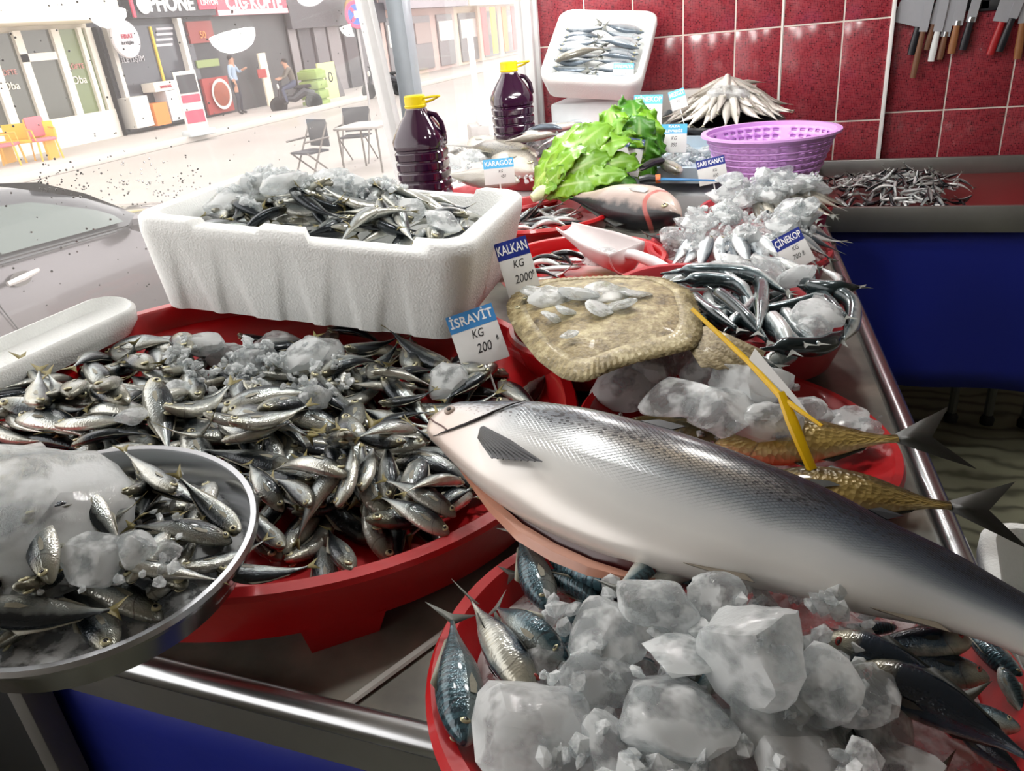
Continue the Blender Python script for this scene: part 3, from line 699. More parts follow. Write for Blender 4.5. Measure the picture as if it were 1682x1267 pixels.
M_dtail = mat('dark_tail', '#2a2c28', .4, var=.35, scale=40)
M_iris = mat('silver_iris', '#b5b08e', .2, .3)
M_rediris = mat('red_iris', '#9a3a34', .25)
def_fish('horse_mackerel', .138, .082, 'mackerel', S_hm, M_fin, M_ytail, M_iris, [(0, 0), (.09, 0), (-.10, 0), (.05, .08), (-.06, -.07), (.14, .03)], tail=(.12, .10, .05), eye=.046, eye_s=.088)
def_fish('mackerel', .098, .075, 'mackerel', S_mk, M_fin, M_gtail, M_iris, [(0, 0), (.08, 0), (-.08, .04)], tail=(.13, .12, .05), eye=.022)
def_fish('blue_mackerel', .105, .085, 'mackerel', S_mkd, M_dtail, M_gtail, M_rediris, [(0, 0), (.07, 0), (-.05, .03)], tail=(.13, .12, .05), eye=.026, eye_s=.085)
def_fish('whiting', .10, .085, 'slim', S_wh, M_fin, M_fin, M_iris, [(0, 0), (.06, 0), (-.06, 0)], tail=(.09, .06, .07), eye=.02)
def_fish('silver_fish', .135, .08, 'deep', S_silver, M_fin, M_gtail, M_iris, [(0, 0), (.08, 0), (-.08, .03)], eye=.03)
def_fish('carp', .15, .095, 'deep', S_carp, M_dtail, M_dtail, M_iris, [(0, 0), (.06, .04)], tail=(.34, .22, .13), eye=.02)
def_fish('sea_bass', .125, .075, 'deep', S_brown, M_fin, M_gtail, M_iris, [(0, 0), (.06, .0)], tail=(.15, .11, .1), eye=.025)
def_fish('pale_fish', .155, .13, 'deep', S_pale, M_dtail, M_dtail, M_iris, [(.05, .05)], tail=(.06, .05, .04), eye=.022)
def_fish('anchovy', .075, .055, 'slim', S_anch, M_fin, M_gtail, M_iris, [(0, 0), (.14, 0), (-.14, .05), (.22, 0)], tail=(.12, .08, .05), eye=.03, dorsal=False)

# ---- horse mackerel on the big red tray
def tray_base(X, Y):
    d = np.hypot(X - AC.x, Y - AC.y) / AR
    z = AC.z - math.tan(math.radians(AT)) * (X - AC.x)
    return np.where(d < .93, z - .046, np.where(d < 1.0, z, z - .2))
pileA = Pile(-1.32, -.22, .40, 1.46, tray_base)
LAB_A = 'small silver horse mackerel with a yellowish tail piled on the big red tray'
def inpoly(x, y, poly):
    c = False; n = len(poly)
    for i in range(n):
        x1, y1 = poly[i]; x2, y2 = poly[i - 1]
        if (y1 > y) != (y2 > y) and x < (x2 - x1) * (y - y1) / (y2 - y1) + x1: c = not c
    return c
def drop_fish(pile, kind, h, t, Lr, w, th, label, group, roll=None, parts=2, settle=.62, variant=None, stretch=1.0, up=(0, 0, 1)):
    q = pile.drop(h[0], h[1], t[0], t[1], w, th, settle)
    if q is None: return None
    if roll is None: roll = rng.choice([90, -90]) + rng.gauss(0, 16)
    hd, tl = q; ln = (hd - tl).length
    return spawn(kind, lay(hd, tl, roll), ln * stretch, label, 'fish', group, variant, parts)
GA = 'horse mackerel on the big red tray'
reg = [(-30, 640), (60, 590), (250, 545), (420, 540), (760, 560), (900, 625), (790, 770), (690, 850), (600, 850), (420, 850), (390, 800), (240, 790), (60, 740), (20, 705), (-30, 690)]
cnt = 0; tries = 0; pts_used = []
while cnt < 210 and tries < 6000:
    tries += 1
    px, py = rng.uniform(-40, 920), rng.uniform(535, 860)
    if not inpoly(px, py, reg): continue
    p = A_px(px, py, 0.0)
    if math.hypot(p[0] - AC.x, p[1] - AC.y) > AR * .90: continue
    if any(math.hypot(p[0] - a, p[1] - b) < (.026 if cnt < 90 else .030) for a, b in pts_used[-80:]): continue
    pts_used.append((p[0], p[1]))
    ang = rng.uniform(0, 2 * PI) if rng.random() < .45 else rng.gauss(-.5, .5) + (PI if rng.random() < .4 else 0)
    ln = rng.uniform(.115, .15); h = (p[0] + math.cos(ang) * ln / 2, p[1] + math.sin(ang) * ln / 2); t = (p[0] - math.cos(ang) * ln / 2, p[1] - math.sin(ang) * ln / 2)
    if max(math.hypot(q[0] - AC.x, q[1] - AC.y) for q in (h, t)) > AR * .97: continue
    drop_fish(pileA, 'horse_mackerel', h, t, ln, .0155, .019, LAB_A, GA); cnt += 1
HAND_A = [((534, 956), (521, 869)), ((580, 944), (535, 855)), ((483, 938), (400, 855)), ((608, 886), (605, 786)), ((563, 876), (580, 789)), ((528, 869), (462, 796)), ((424, 872), (407, 817)), ((475, 876), (438, 817)),
    ((640, 841), (643, 779)), ((667, 841), (705, 754)), ((747, 883), (643, 841)), ((761, 865), (688, 824)), ((775, 834), (681, 806)), ((681, 765), (594, 740)), ((580, 786), (421, 761)), ((709, 740), (650, 744)), ((695, 727), (590, 735)), ((598, 723), (709, 681)),
    ((589, 761), (528, 741)), ((270, 750), (208, 733)), ((96, 745), (250, 716)), ((104, 725), (258, 712)), ((88, 741), (120, 641)), ((58, 683), (120, 629)), ((179, 683), (212, 629)), ((129, 687), (141, 641)), ((30, 640), (60, 590)),
    ((266, 700), (404, 620)), ((420, 687), (541, 662)), ((520, 640), (630, 600)), ((640, 610), (700, 640)), ((60, 600), (150, 585)), ((120, 575), (220, 560)), ((530, 545), (640, 565)), ((560, 590), (660, 580)), ((610, 650), (700, 655)),
    ((620, 690), (720, 665)), ((330, 700), (440, 715)), ((360, 745), (490, 700)), ((380, 760), (520, 715)), ((0, 670), (60, 645)), ((0, 690), (50, 690)), ((385, 560), (450, 565)), ((250, 560), (320, 545))]
for (hx, hy), (tx, ty) in HAND_A:
    h, t = pileA.hit(hx, hy), pileA.hit(tx, ty); d = math.hypot(h[0] - t[0], h[1] - t[1]); k = 1.0 if d > .105 else .105 / d
    cxy = ((h[0] + t[0]) / 2, (h[1] + t[1]) / 2); 
    if d > .155: k = .155 / d
    if k != 1: t = (h[0] + (t[0] - h[0]) * k, h[1] + (t[1] - h[1]) * k)
    drop_fish(pileA, 'horse_mackerel', h, t, d, .017, .021, LAB_A, GA, settle=.7, stretch=.87)

# ---- fish in the steel bowl
pileB = Pile(BC.x - .2, BC.x + .2, BC.y - .2, BC.y + .2, heap(BC, BR * 1.0, BC.z - .032, .008, 7))
LB = 'plump silver horse mackerel lying in the stainless steel bowl'
for k in range(26):
    a, r = rng.uniform(0, 2 * PI), BR * .72 * math.sqrt(rng.random()); x, y = BC.x + r * math.cos(a), BC.y + r * math.sin(a); an = rng.choice([rng.uniform(0, 2 * PI), a + rng.gauss(0, .5)]); ln = rng.uniform(.10, .125)
    h = (x + math.cos(an) * ln / 2, y + math.sin(an) * ln / 2); t = (x - math.cos(an) * ln / 2, y - math.sin(an) * ln / 2)
    if max(math.hypot(q[0] - BC.x, q[1] - BC.y) for q in (h, t)) > BR * .99: continue
    drop_fish(pileB, 'horse_mackerel', h, t, ln, .016, .020, LB, 'horse mackerel in the steel bowl')
for (a, b) in (((190, 870), (175, 790)), ((210, 850), (240, 800)), ((380, 845), (215, 870)), ((225, 795), (340, 815)), ((180, 930), (350, 905)), ((60, 935), (130, 880)), ((140, 850), (200, 900)), ((270, 900), (370, 850)), ((390, 840), (300, 800)), ((320, 880), (385, 860)), ((300, 830), (220, 780))):
    h, t = onz(*a, BC.z + .012), onz(*b, BC.z + .012); d = math.hypot(h[0] - t[0], h[1] - t[1]); k = min(max(d, .10), .13) / d
    t = (h[0] + (t[0] - h[0]) * k, h[1] + (t[1] - h[1]) * k)
    drop_fish(pileB, 'horse_mackerel', h, t, .12, .017, .017, LB, 'horse mackerel in the steel bowl', settle=.5, stretch=.88)

# ---- styrofoam box pile (in the box's own frame, then carried over)
def box_pile(M, Lx, Ly, z0, hgt, seed):
    c = Vector((0, 0, 0)); return Pile(-Lx / 2, Lx / 2, -Ly / 2, Ly / 2, lambda X, Y: z0 + hgt * (1 - np.clip(np.abs(X) / (Lx / 2), 0, 1) ** 2.5) * (1 - np.clip(np.abs(Y) / (Ly / 2), 0, 1) ** 2.5))
pileX = box_pile(BXM, BXL - .08, BXW - .07, .122, .026, 1)
LX = 'dark backed silver fish jumbled in the big white styrofoam box'
def drop_local(pile, M, kind, h, t, w, th, label, group, roll=None, parts=1, settle=.6, stretch=.88):
    q = pile.drop(h[0], h[1], t[0], t[1], w, th, settle)
    if q is None: return
    if roll is None: roll = rng.choice([90, -90]) + rng.gauss(0, 25)
    spawn(kind, M @ lay(q[0], q[1], roll), (q[0] - q[1]).length * stretch, label, 'fish', group, None, parts)
for k in range(125):
    x, y = rng.uniform(-.27, .27), rng.uniform(-.165, .165); an = rng.uniform(0, 2 * PI); ln = rng.uniform(.11, .15)
    h = (x + math.cos(an) * ln / 2, y + math.sin(an) * ln / 2); t = (x - math.cos(an) * ln / 2, y - math.sin(an) * ln / 2)
    if max(abs(h[0]), abs(t[0])) > .278 or max(abs(h[1]), abs(t[1])) > .176: continue
    drop_local(pileX, BXM, 'horse_mackerel', h, t, .0155, .015, LX, 'fish in the big styrofoam box', settle=.45)
# ---- little box at the wall: two rows of silver fish
pileK = box_pile(BKM, .35, .35, .068, .0, 2)
LK = 'pale silver fish laid in rows in the tilted styrofoam box'
for r in range(9):
    y = -.15 + r * .030
    for sx in (-1, 1):
        drop_local(pileK, BKM, 'silver_fish', (sx * .160, y + rng.gauss(0, .006)), (sx * -.012, y + rng.gauss(0, .012) + .006), .020, .03, LK, 'fish in the tilted box', roll=90 * sx + rng.gauss(0, 12), stretch=.92)
drop_local(pileK, BKM, 'sea_bass', (-.15, -.14), (.04, -.04), .03, .045, 'darker grey fish lying across the silver rows in the tilted box', None, roll=-70)

# ---- whiting fanned out on a dark bowl by the wall
NC = Vector((-.305, 3.08, 1.15))
bowl('black_bowl', NC, .20, .14, mat('black_bowl', '#17181a', .35), 'round black bowl under the fanned out whiting', rim=.008)
pileN = Pile(NC.x - .3, NC.x + .3, NC.y - .3, NC.y + .3, heap(NC, .22, NC.z - .004, .07, 0, power=2.2))
for ring, (n, r0, ln) in enumerate(((30, .135, .17), (22, .10, .16), (12, .06, .14))):
    for k in range(n):
        a = 2 * PI * (k + .5 * ring) / n + rng.gauss(0, .05); ri, ro = r0 - ln * .45, r0 + ln * .5
        h = (NC.x + ri * math.cos(a + .1), NC.y + ri * math.sin(a + .1)); t = (NC.x + ro * math.cos(a), NC.y + ro * math.sin(a))
        if NC.y + ro * math.sin(a) > WY - .09: continue
        drop_fish(pileN, 'whiting', h, t, ln, .014, .018, 'pale whiting fanned out with its tail over the black bowl', 'whiting on the black bowl', parts=0, settle=.6)

# ---- anchovies in the steel tray
pileP = Pile(.02, .95, 2.6, 3.36, lambda X, Y: .884 + .055 * np.exp(-((X - .30) / .2) ** 2 - ((Y - 2.95) / .26) ** 2))
for k in range(230):
    x, y = rng.gauss(.27, .13), rng.uniform(2.66, 3.26); an = rng.uniform(0, 2 * PI); ln = rng.uniform(.075, .105)
    if not (.05 < x < .52) or (x > .45 and rng.random() < .6): continue
    h = (x + math.cos(an) * ln / 2, y + math.sin(an) * ln / 2); t = (x - math.cos(an) * ln / 2, y - math.sin(an) * ln / 2)
    drop_fish(pileP, 'anchovy', h, t, ln, .008, .010, 'thin dark backed anchovy in the heap on the steel tray', 'anchovies on the steel tray', parts=0)
# ================================================================ the salmon across the bowls
def salmon_mat():
    m, nt, b = new_mat('salmon_skin')
    at = N(nt, 'ShaderNodeAttribute', attribute_name='fc'); sp = N(nt, 'ShaderNodeSeparateXYZ'); L(nt, at.outputs['Vector'], sp.inputs[0]); S, T = sp.outputs[0], sp.outputs[1]
    tc = N(nt, 'ShaderNodeTexCoord')
    no = N(nt, 'ShaderNodeTexNoise', i_Scale=9.0, i_Detail=5.0); L(nt, tc.outputs['Object'], no.inputs['Vector'])
    nz = mathn(nt, 'MULTIPLY', mathn(nt, 'SUBTRACT', no.outputs['Fac'], .5), .5); t2 = mathn(nt, 'ADD', T, nz)
    # back grows darker towards the tail
    t3 = mathn(nt, 'ADD', t2, mathn(nt, 'MULTIPLY', mathn(nt, 'SUBTRACT', S, .34), .85))
    r = ramp(nt, [(.0, srgb('#e6ded6')), (.30, srgb('#e0e0dd')), (.50, srgb('#c0c4c6')), (.62, srgb('#858d93')), (.76, srgb('#4b5562')), (.92, srgb('#232a38'))])
    mr = N(nt, 'ShaderNodeMapRange', i_1=-1.0, i_2=1.15); L(nt, t3, mr.inputs[0]); L(nt, mr.outputs[0], r.inputs[0]); c = r.outputs[0]
    # warm band half way along the flank
    bs = mathn(nt, 'SUBTRACT', 1.0, mathn(nt, 'MULTIPLY', mathn(nt, 'ABSOLUTE', mathn(nt, 'SUBTRACT', S, .5)), 4.5), clamp=True); bt = mathn(nt, 'SUBTRACT', 1.0, mathn(nt, 'MULTIPLY', mathn(nt, 'ABSOLUTE', mathn(nt, 'SUBTRACT', T, .42)), 3.2), clamp=True)
    c = mixc(nt, mathn(nt, 'MULTIPLY', mathn(nt, 'MULTIPLY', bs, bt), .75), c, srgb('#a2937a'))
    # scales
    cs = N(nt, 'ShaderNodeCombineXYZ'); L(nt, mathn(nt, 'MULTIPLY', S, 95.0), cs.inputs[0]); L(nt, mathn(nt, 'MULTIPLY', T, 17.0), cs.inputs[1])
    sep = N(nt, 'ShaderNodeSeparateXYZ'); L(nt, cs.outputs[0], sep.inputs[0])
    u, v = mathn(nt, 'ADD', sep.outputs[0], sep.outputs[1]), mathn(nt, 'SUBTRACT', sep.outputs[0], sep.outputs[1])
    fu, fv = mathn(nt, 'FRACT', u), mathn(nt, 'FRACT', v); dd = mathn(nt, 'MAXIMUM', fu, fv)
    edge = N(nt, 'ShaderNodeMapRange', i_1=.72, i_2=1.0); L(nt, dd, edge.inputs[0])
    ms = N(nt, 'ShaderNodeMapRange', i_1=-.25, i_2=.2); L(nt, t2, ms.inputs[0]); mh = N(nt, 'ShaderNodeMapRange', i_1=.17, i_2=.22); L(nt, S, mh.inputs[0])
    ef = mathn(nt, 'MULTIPLY', mathn(nt, 'MULTIPLY', edge.outputs[0], ms.outputs[0]), mh.outputs[0])
    c = mixc(nt, mathn(nt, 'MULTIPLY', ef, .42), c, srgb('#39404a'))
    # black spots on the back and the shoulder
    cv = N(nt, 'ShaderNodeCombineXYZ'); L(nt, mathn(nt, 'MULTIPLY', S, 82.0), cv.inputs[0]); L(nt, mathn(nt, 'MULTIPLY', mathn(nt, 'ARCSINE', T), 12.0), cv.inputs[1])
    vo = N(nt, 'ShaderNodeTexVoronoi', voronoi_dimensions='2D', i_Scale=1.0, i_Randomness=1.0); L(nt, cv.outputs[0], vo.inputs['Vector'])
    wn = N(nt, 'ShaderNodeTexWhiteNoise'); L(nt, vo.outputs['Position'], wn.inputs['Vector'])
    mt = N(nt, 'ShaderNodeMapRange', i_1=.12, i_2=.62, i_3=.0, i_4=.50); L(nt, mathn(nt, 'SUBTRACT', t2, mathn(nt, 'MULTIPLY', mathn(nt, 'ABSOLUTE', mathn(nt, 'SUBTRACT', S, .35)), .25)), mt.inputs[0])
    rad = mathn(nt, 'MULTIPLY', mt.outputs[0], mathn(nt, 'GREATER_THAN', wn.outputs['Value'], .18))
    c = mixc(nt, mathn(nt, 'MULTIPLY', mathn(nt, 'LESS_THAN', vo.outputs['Distance'], rad), .85), c, srgb('#14171d'))
    # pinkish head
    hm = N(nt, 'ShaderNodeMapRange', i_1=.20, i_2=.08); L(nt, S, hm.inputs[0]); tm = N(nt, 'ShaderNodeMapRange', i_1=.75, i_2=.15); L(nt, t2, tm.inputs[0])
    c = mixc(nt, mathn(nt, 'MULTIPLY', mathn(nt, 'MULTIPLY', hm.outputs[0], tm.outputs[0]), .8), c, srgb('#c2aea2'))
    L(nt, c, b.inputs['Base Color']); b.inputs['Metallic'].default_value = .22; b.inputs['Roughness'].default_value = .30
    b.inputs['Coat Weight'].default_value = .45; b.inputs['Coat Roughness'].default_value = .2
    hgt = mathn(nt, 'SUBTRACT', mathn(nt, 'MULTIPLY', no.outputs['Fac'], .3), ef)
    bp = N(nt, 'ShaderNodeBump', i_Strength=.5, i_Distance=.0015); L(nt, hgt, bp.inputs['Height']); L(nt, bp.outputs[0], b.inputs['Normal'])
    return m
ST = [(713, 688, 26, 1.095), (722, 692, 58, 1.095), (752, 700, 96, 1.095), (786, 712, 128, 1.095), (828, 727, 165, 1.095), (915, 760, 214, 1.095), (1017, 797, 236, 1.09), (1155, 838, 226, 1.085), (1305, 880, 186, 1.08), (1425, 926, 152, 1.072), (1540, 965, 118, 1.065), (1640, 1008, 88, 1.058), (1730, 1052, 74, 1.05)]
cen = np.array([onz(a, b, z) for a, b, h, z in ST]); hpx = np.array([s[2] for s in ST]); dist = np.linalg.norm(cen - EYE, axis=1) * .97
hhs = hpx * dist / F_PX / (2 * .93)
arc = np.concatenate([[0], np.cumsum(np.linalg.norm(np.diff(cen, axis=0), axis=1))]); TOT = arc[-1]
NS = 64; sv = np.concatenate([np.linspace(0, .06, 10)[:-1], np.linspace(.06, 1, NS - 9)]) * TOT
spine = np.stack([smooth_interp(arc, cen[:, k], sv) for k in range(3)], axis=1); H_ = smooth_interp(arc, hhs, sv)
axis_dir = _n(cen[-1] - cen[0]); tocam = _n(EYE * np.array([1, 1, 0]) - np.array([cen[6][0], cen[6][1], 0])); FT = math.radians(27)
nfl = np.array([0, 0, 1.0]) * math.cos(FT) + tocam * math.sin(FT); nfl = _n(nfl - axis_dir * (nfl @ axis_dir)); dors = np.cross(nfl, axis_dir)
if dors[1] < 0: dors = -dors
def sal_frame(i):
    ax = _n(spine[min(i + 1, NS - 1)] - spine[max(i - 1, 0)]); n = _n(nfl - ax * (nfl @ ax)); d = _n(np.cross(n, ax)); d = d if d @ dors > 0 else -d; return ax, n, d
SALM = 40
def sal_pt(i, a):
    ax, n, d = sal_frame(i); s = sv[i] / TOT; w = .50 * H_[i] * (1 if s < .5 else 1 - .35 * (s - .5)); c, q = math.cos(a), math.sin(a)
    g = 1 + (.03 * math.exp(-((s - .115 - .085 * q + .02 * q * q) / .012) ** 2) - .03 * math.exp(-((s - .132 - .085 * q + .02 * q * q) / .008) ** 2)) * (q < .75)
    return spine[i] + n * (w * math.copysign(abs(c) ** .9, c) * g) + d * (H_[i] * q)
ORG = Vector(spine[30]); 
P = []; at = []
for i in range(NS):
    row = []
    for k in range(SALM + 1):
        a = 2 * PI * k / SALM; row.append(Vector(sal_pt(i, a)) - ORG); at.append((sv[i] / TOT, math.sin(a), math.cos(a)))
    P.append(row)
mb = MB().grid(P, attr=at); kk = SALM + 1; mb.f += [tuple(range(SALM)), tuple((NS - 1) * kk + j for j in range(SALM))]; mb.m += [0, 0]
sal = mb.build('salmon', salmon_mat(), attr=True, angle=None); sal.location = ORG
tag(sal, 'large silver salmon with black back spots lying across the bowls', 'fish')
def sal_at(s, t, lift=0.0):
    """point on the upper flank: s along, t -1 belly..1 back"""
    i = int(np.clip(np.searchsorted(sv, s * TOT), 1, NS - 2)); a = math.asin(max(-1, min(1, t))); f = (s * TOT - sv[i - 1]) / (sv[i] - sv[i - 1]); p = sal_pt(i - 1, a) * (1 - f) + sal_pt(i, a) * f; ax, n, d = sal_frame(i)
    nn = _n(n * math.cos(a) + d * math.sin(a) * .5); return Vector(p + nn * lift) - ORG
M_sfin = mat('salmon_fin', '#26282c', .35, var=.5, scale=35); M_flesh = mat('salmon_flesh', '#c0876f', .35, var=.25, scale=25, coat=.4); M_gut = mat('salmon_inside', '#4a1616', .3, var=.4, scale=20, coat=.4)
# pectoral fin: rays fanned over the flank
pf = empty('pectoral_fin'); pf.parent = sal
rb = []
for k in range(9):
    f = k / 8; A_ = sal_at(.160 + .01 * f, -.16 - .18 * f, .004); B_ = sal_at(.318 - .085 * f, -.36 - .22 * f, .010); Cm = (A_ + B_) / 2 + Vector(nfl) * .004
    MB().tube([A_, Cm, B_], [.0042, .0036, .0012], 6, flat=.6).build('fin_ray', M_sfin, pf); rb.append((A_, Cm, B_))
MB().grid([[p for p in row] for row in rb]).build('fin_membrane', mat('fin_skin', '#4a4b50', .35, var=.6, scale=22), pf)
# gill cover edge, eye, mouth line
gl = [sal_at(.125 + .085 * t - .02 * t * t, t, .0015) for t in np.linspace(.82, -.86, 18)]
MB().tube(gl, [.0005 + .0011 * math.sin(PI * k / 17) for k in range(18)], 6).build('gill_slit', mat('gill_dark', '#1d1413', .5), sal)
e_ = eye_mesh(mat('salmon_iris', '#a8988c', .25), mat('salmon_pupil', '#3a3532', .2), .0075); eo = link('eye', e_, sal)
pe_ = sal_at(.045, .25, .001); eo.matrix_basis = frame(Vector(axis_dir), Vector(nfl), pe_)
MB().tube([sal_at(.012 + .012 * k, -.35 - .03 * k, .0008) for k in range(6)], .0012, 5).build('mouth_line', mat('mouth_dark', '#5d3f3a', .5), sal)
# cut belly: dark inside strip and the lower flap
cut_px = [(735, 735), (770, 772), (812, 812), (862, 850), (915, 882), (975, 912), (1030, 934), (1075, 948)]
flap_px = [(737, 744), (764, 786), (801, 838), (848, 888), (904, 922), (964, 946), (1024, 958), (1078, 960)]
def bz(k): return 1.064 - .003 * k
cutp = [Vector(onz(a, b, bz(k) + .006)) - ORG for k, (a, b) in enumerate(cut_px)]; flp = [Vector(onz(a, b, bz(k) - .004)) - ORG for k, (a, b) in enumerate(flap_px)]
up_ = Vector((0, .012, .012))
MB().grid([[c + up_ * 1.6, c + up_ * .4, c * .6 + f * .4 + Vector((0, .006, -.004))] for c, f in zip(cutp, flp)]).build('belly_cut', M_gut, sal)
fl = MB().grid([[c * .62 + f * .38 + Vector((0, .002, .002)), c * .35 + f * .65 + Vector((0, -.003, .004)), f, f + Vector((0, .018, -.012)), c + Vector((0, .02, -.02))] for c, f in zip(cutp, flp)]).build('belly_flap', M_flesh, sal)
# pelvic, dorsal, adipose fins
def flank_fin(name, s0, s1, t0, t1, rise, m):
    a, b = sal_at(s0, t0), sal_at(s1, t0); d = Vector(dors) * (1 if t0 > 0 else -1); tip = sal_at(s1, t0) + d * rise + Vector(axis_dir) * .012
    mid = sal_at((s0 + s1) / 2, t0) + d * rise * .9
    q = MB(); n_ = Vector(nfl) * .0012
    for sg in (1, -1): q.add([a + n_ * sg, mid + n_ * sg * .4, tip + n_ * sg * .4, b + n_ * sg], [(0, 1, 2, 3)])
    q.f += [(0, 1, 5, 4), (1, 2, 6, 5), (2, 3, 7, 6), (3, 0, 4, 7)]; q.m += [0] * 4; q.a += []
    return q.build(name, m, sal)
flank_fin('dorsal_fin', .40, .46, .97, .97, .010, M_sfin); flank_fin('adipose_fin', .76, .79, .97, .97, .010, M_sfin)
flank_fin('pelvic_fin', .56, .64, -.93, -.93, .004, mat('pelvic_fin', '#8f8678', .4, var=.3)); flank_fin('anal_fin', .80, .88, -.95, -.95, .004, mat('pelvic_fin', '#8f8678'))
tb, tx_ = spine[-1], _n(spine[-1] - spine[-4]); dq, nq = sal_frame(NS - 1)[2], sal_frame(NS - 1)[1]
tp = [tb + dq * .026, tb + tx_ * .06 + dq * .075, tb + tx_ * .10 + dq * .095, tb + tx_ * .085 + dq * .03, tb + tx_ * .08, tb + tx_ * .085 - dq * .03, tb + tx_ * .10 - dq * .095, tb + tx_ * .06 - dq * .075, tb - dq * .026]
q = MB(); n9 = len(tp)
q.add([Vector(p + nq * .002) - ORG for p in tp] + [Vector(p - nq * .002) - ORG for p in tp], [tuple(range(n9)), tuple(reversed(range(n9, 2 * n9)))] + [(i, (i + 1) % n9, (i + 1) % n9 + n9, i + n9) for i in range(n9)]).build('tail_fin', M_sfin, sal)

# ================================================================ mackerel in the front red bowl
pileC = Pile(C_C.x - .25, C_C.x + .32, C_C.y - .25, C_C.y + .25, heap(C_C, CR, C_C.z - .05, .045, 0))
GC = 'mackerel in the front red bowl'
def mk(kind, a, b, za, zb, Lr, label, roll, var=0, parts=2, fat=1.6):
    h, t = Vector(onz(*a, za)), Vector(onz(*b, zb)); return spawn(kind, lay(h, t, roll) @ Matrix.Diagonal((1, fat, fat, 1)), (h - t).length * .88, label, 'fish', None, var, parts)
mk('mackerel', (768, 1240), (742, 1010), 1.030, 1.030, .2, 'mackerel standing along the left inside wall of the front red bowl', 60)
mk('blue_mackerel', (880, 1150), (770, 980), 1.045, 1.045, .2, 'mackerel with a pale pinkish belly and raised tail by the red bowl rim', -150)
mk('mackerel', (935, 1090), (800, 985), 1.045, 1.04, .2, 'white bellied mackerel beside the pale pink one in the red bowl', -60, 1)
mk('mackerel', (1060, 975), (850, 880), 1.030, 1.03, .2, 'striped green mackerel curving out from under the salmon belly', 50, 1)
mk('mackerel', (905, 1010), (850, 870), 1.02, 1.03, .2, 'grey mackerel wedged head down between striped mackerel and bowl rim', 85)
mk('mackerel', (1000, 990), (850, 930), 1.018, 1.02, .2, 'dark mackerel lying under the striped green mackerel', 20, 2)
mk('blue_mackerel', (1610, 1055), (1400, 1060), 1.035, 1.01, .2, 'mackerel head with a red ringed eye just below the salmon', -75, 0)
mk('blue_mackerel', (1640, 1120), (1420, 1070), 1.02, 1.005, .2, 'mackerel head with a cloudy eye between two dark backs', -80, 0)
mk('blue_mackerel', (1345, 1040), (1600, 1150), 1.055, 1.035, .2, 'dark blue mackerel back lying above the longest one', 25, 0)
mk('blue_mackerel', (1390, 1085), (1720, 1250), 1.050, 1.035, .2, 'longest dark blue mackerel back slanting down to the right of the ice', 20, 1)
mk('mackerel', (1690, 1200), (1480, 1150), 1.015, 1.0, .2, 'silver mackerel with a dark eye under the longest blue back', -85, 0)
mk('mackerel', (1640, 1090), (1690, 1190), 1.01, 1.0, .2, 'thin grey tail end of a mackerel by the bowl edge', 60, 0)
mk('blue_mackerel', (1300, 1230), (1560, 1290), 1.02, 1.0, .2, 'mackerel mostly hidden under the ice by the longest blue back', 30, 2)
mk('mackerel', (1480, 1030), (1370, 1035), 1.02, 1.015, .2, 'small mackerel tucked against the cut belly of the salmon', 60, 0)
for k in range(16):
    a, r = rng.uniform(0, 2 * PI), CR * .55 * math.sqrt(rng.random()); x, y = C_C.x + r * math.cos(a), C_C.y + r * math.sin(a); an = rng.uniform(0, 2 * PI); ln = .17
    h = (x + math.cos(an) * ln / 2, y + math.sin(an) * ln / 2); t = (x - math.cos(an) * ln / 2, y - math.sin(an) * ln / 2)
    if max(math.hypot(q[0] - C_C.x, q[1] - C_C.y) for q in (h, t)) > CR * .92: continue
    drop_fish(pileC, rng.choice(['mackerel', 'blue_mackerel']), h, t, ln, .02, .03, 'mackerel buried under the ice in the front red bowl', GC, parts=1, settle=.45, stretch=.88)

# ================================================================ ice
M_ice = ice_mat('clear_ice', .45); M_icew = ice_mat('cloudy_ice', .75); M_shard = ice_mat('shard_ice', .5, sc=45.0)
def ice_chunk_mesh(seed, flat=1.0, rough=.25, sub=3):
    r = random.Random(seed); bm = bmesh.new(); bmesh.ops.create_icosphere(bm, subdivisions=sub, radius=1.0)
    planes = []
    for k in range(9):
        v = Vector((r.gauss(0, 1), r.gauss(0, 1), r.gauss(0, 1))).normalized(); planes.append((v, r.uniform(.5, .9)))
    ph = [Vector((r.gauss(0, 2.2), r.gauss(0, 2.2), r.gauss(0, 2.2))) for _ in range(6)]
    for v in bm.verts:
        p = v.co.copy()
        for n_, d in planes:
            e = p.dot(n_) - d
            if e > 0: p -= n_ * e * .93
        k = sum(math.sin(p.dot(h) * 2.2 + i) for i, h in enumerate(ph)) / 6; p *= 1 + rough * .55 * k + r.gauss(0, rough * .05)
        p.z *= flat; v.co = p
    bm.verts.index_update()
    mb = MB(); mb.add([v.co[:] for v in bm.verts], [[v.index for v in f.verts] for f in bm.faces]); bm.free(); return mb
ICE = [ice_chunk_mesh(100 + k, rng.choice([.6, .75, .9]), .27).mesh('ice_chunk', M_icew if k % 3 == 0 else M_ice, angle=.5) for k in range(12)]
def ice(p, r, label, group=None, k=None, flat=1.0, rot=None):
    o = link('ice_chunk', ICE[rng.randrange(12) if k is None else k]); o.location = p
    o.rotation_euler = rot or (rng.uniform(-.5, .5), rng.uniform(-.5, .5), rng.uniform(0, 6.3)); o.scale = (r * rng.uniform(.85, 1.2), r * rng.uniform(.85, 1.15), r * flat); return tag(o, label, 'ice', group)
def ice_px(px, py, z, rpx, label, group=None, k=None, flat=1.0):
    p = onz(px, py, z); d = np.linalg.norm(p - EYE); return ice(p, rpx * d / F_PX, label, group, k, flat)
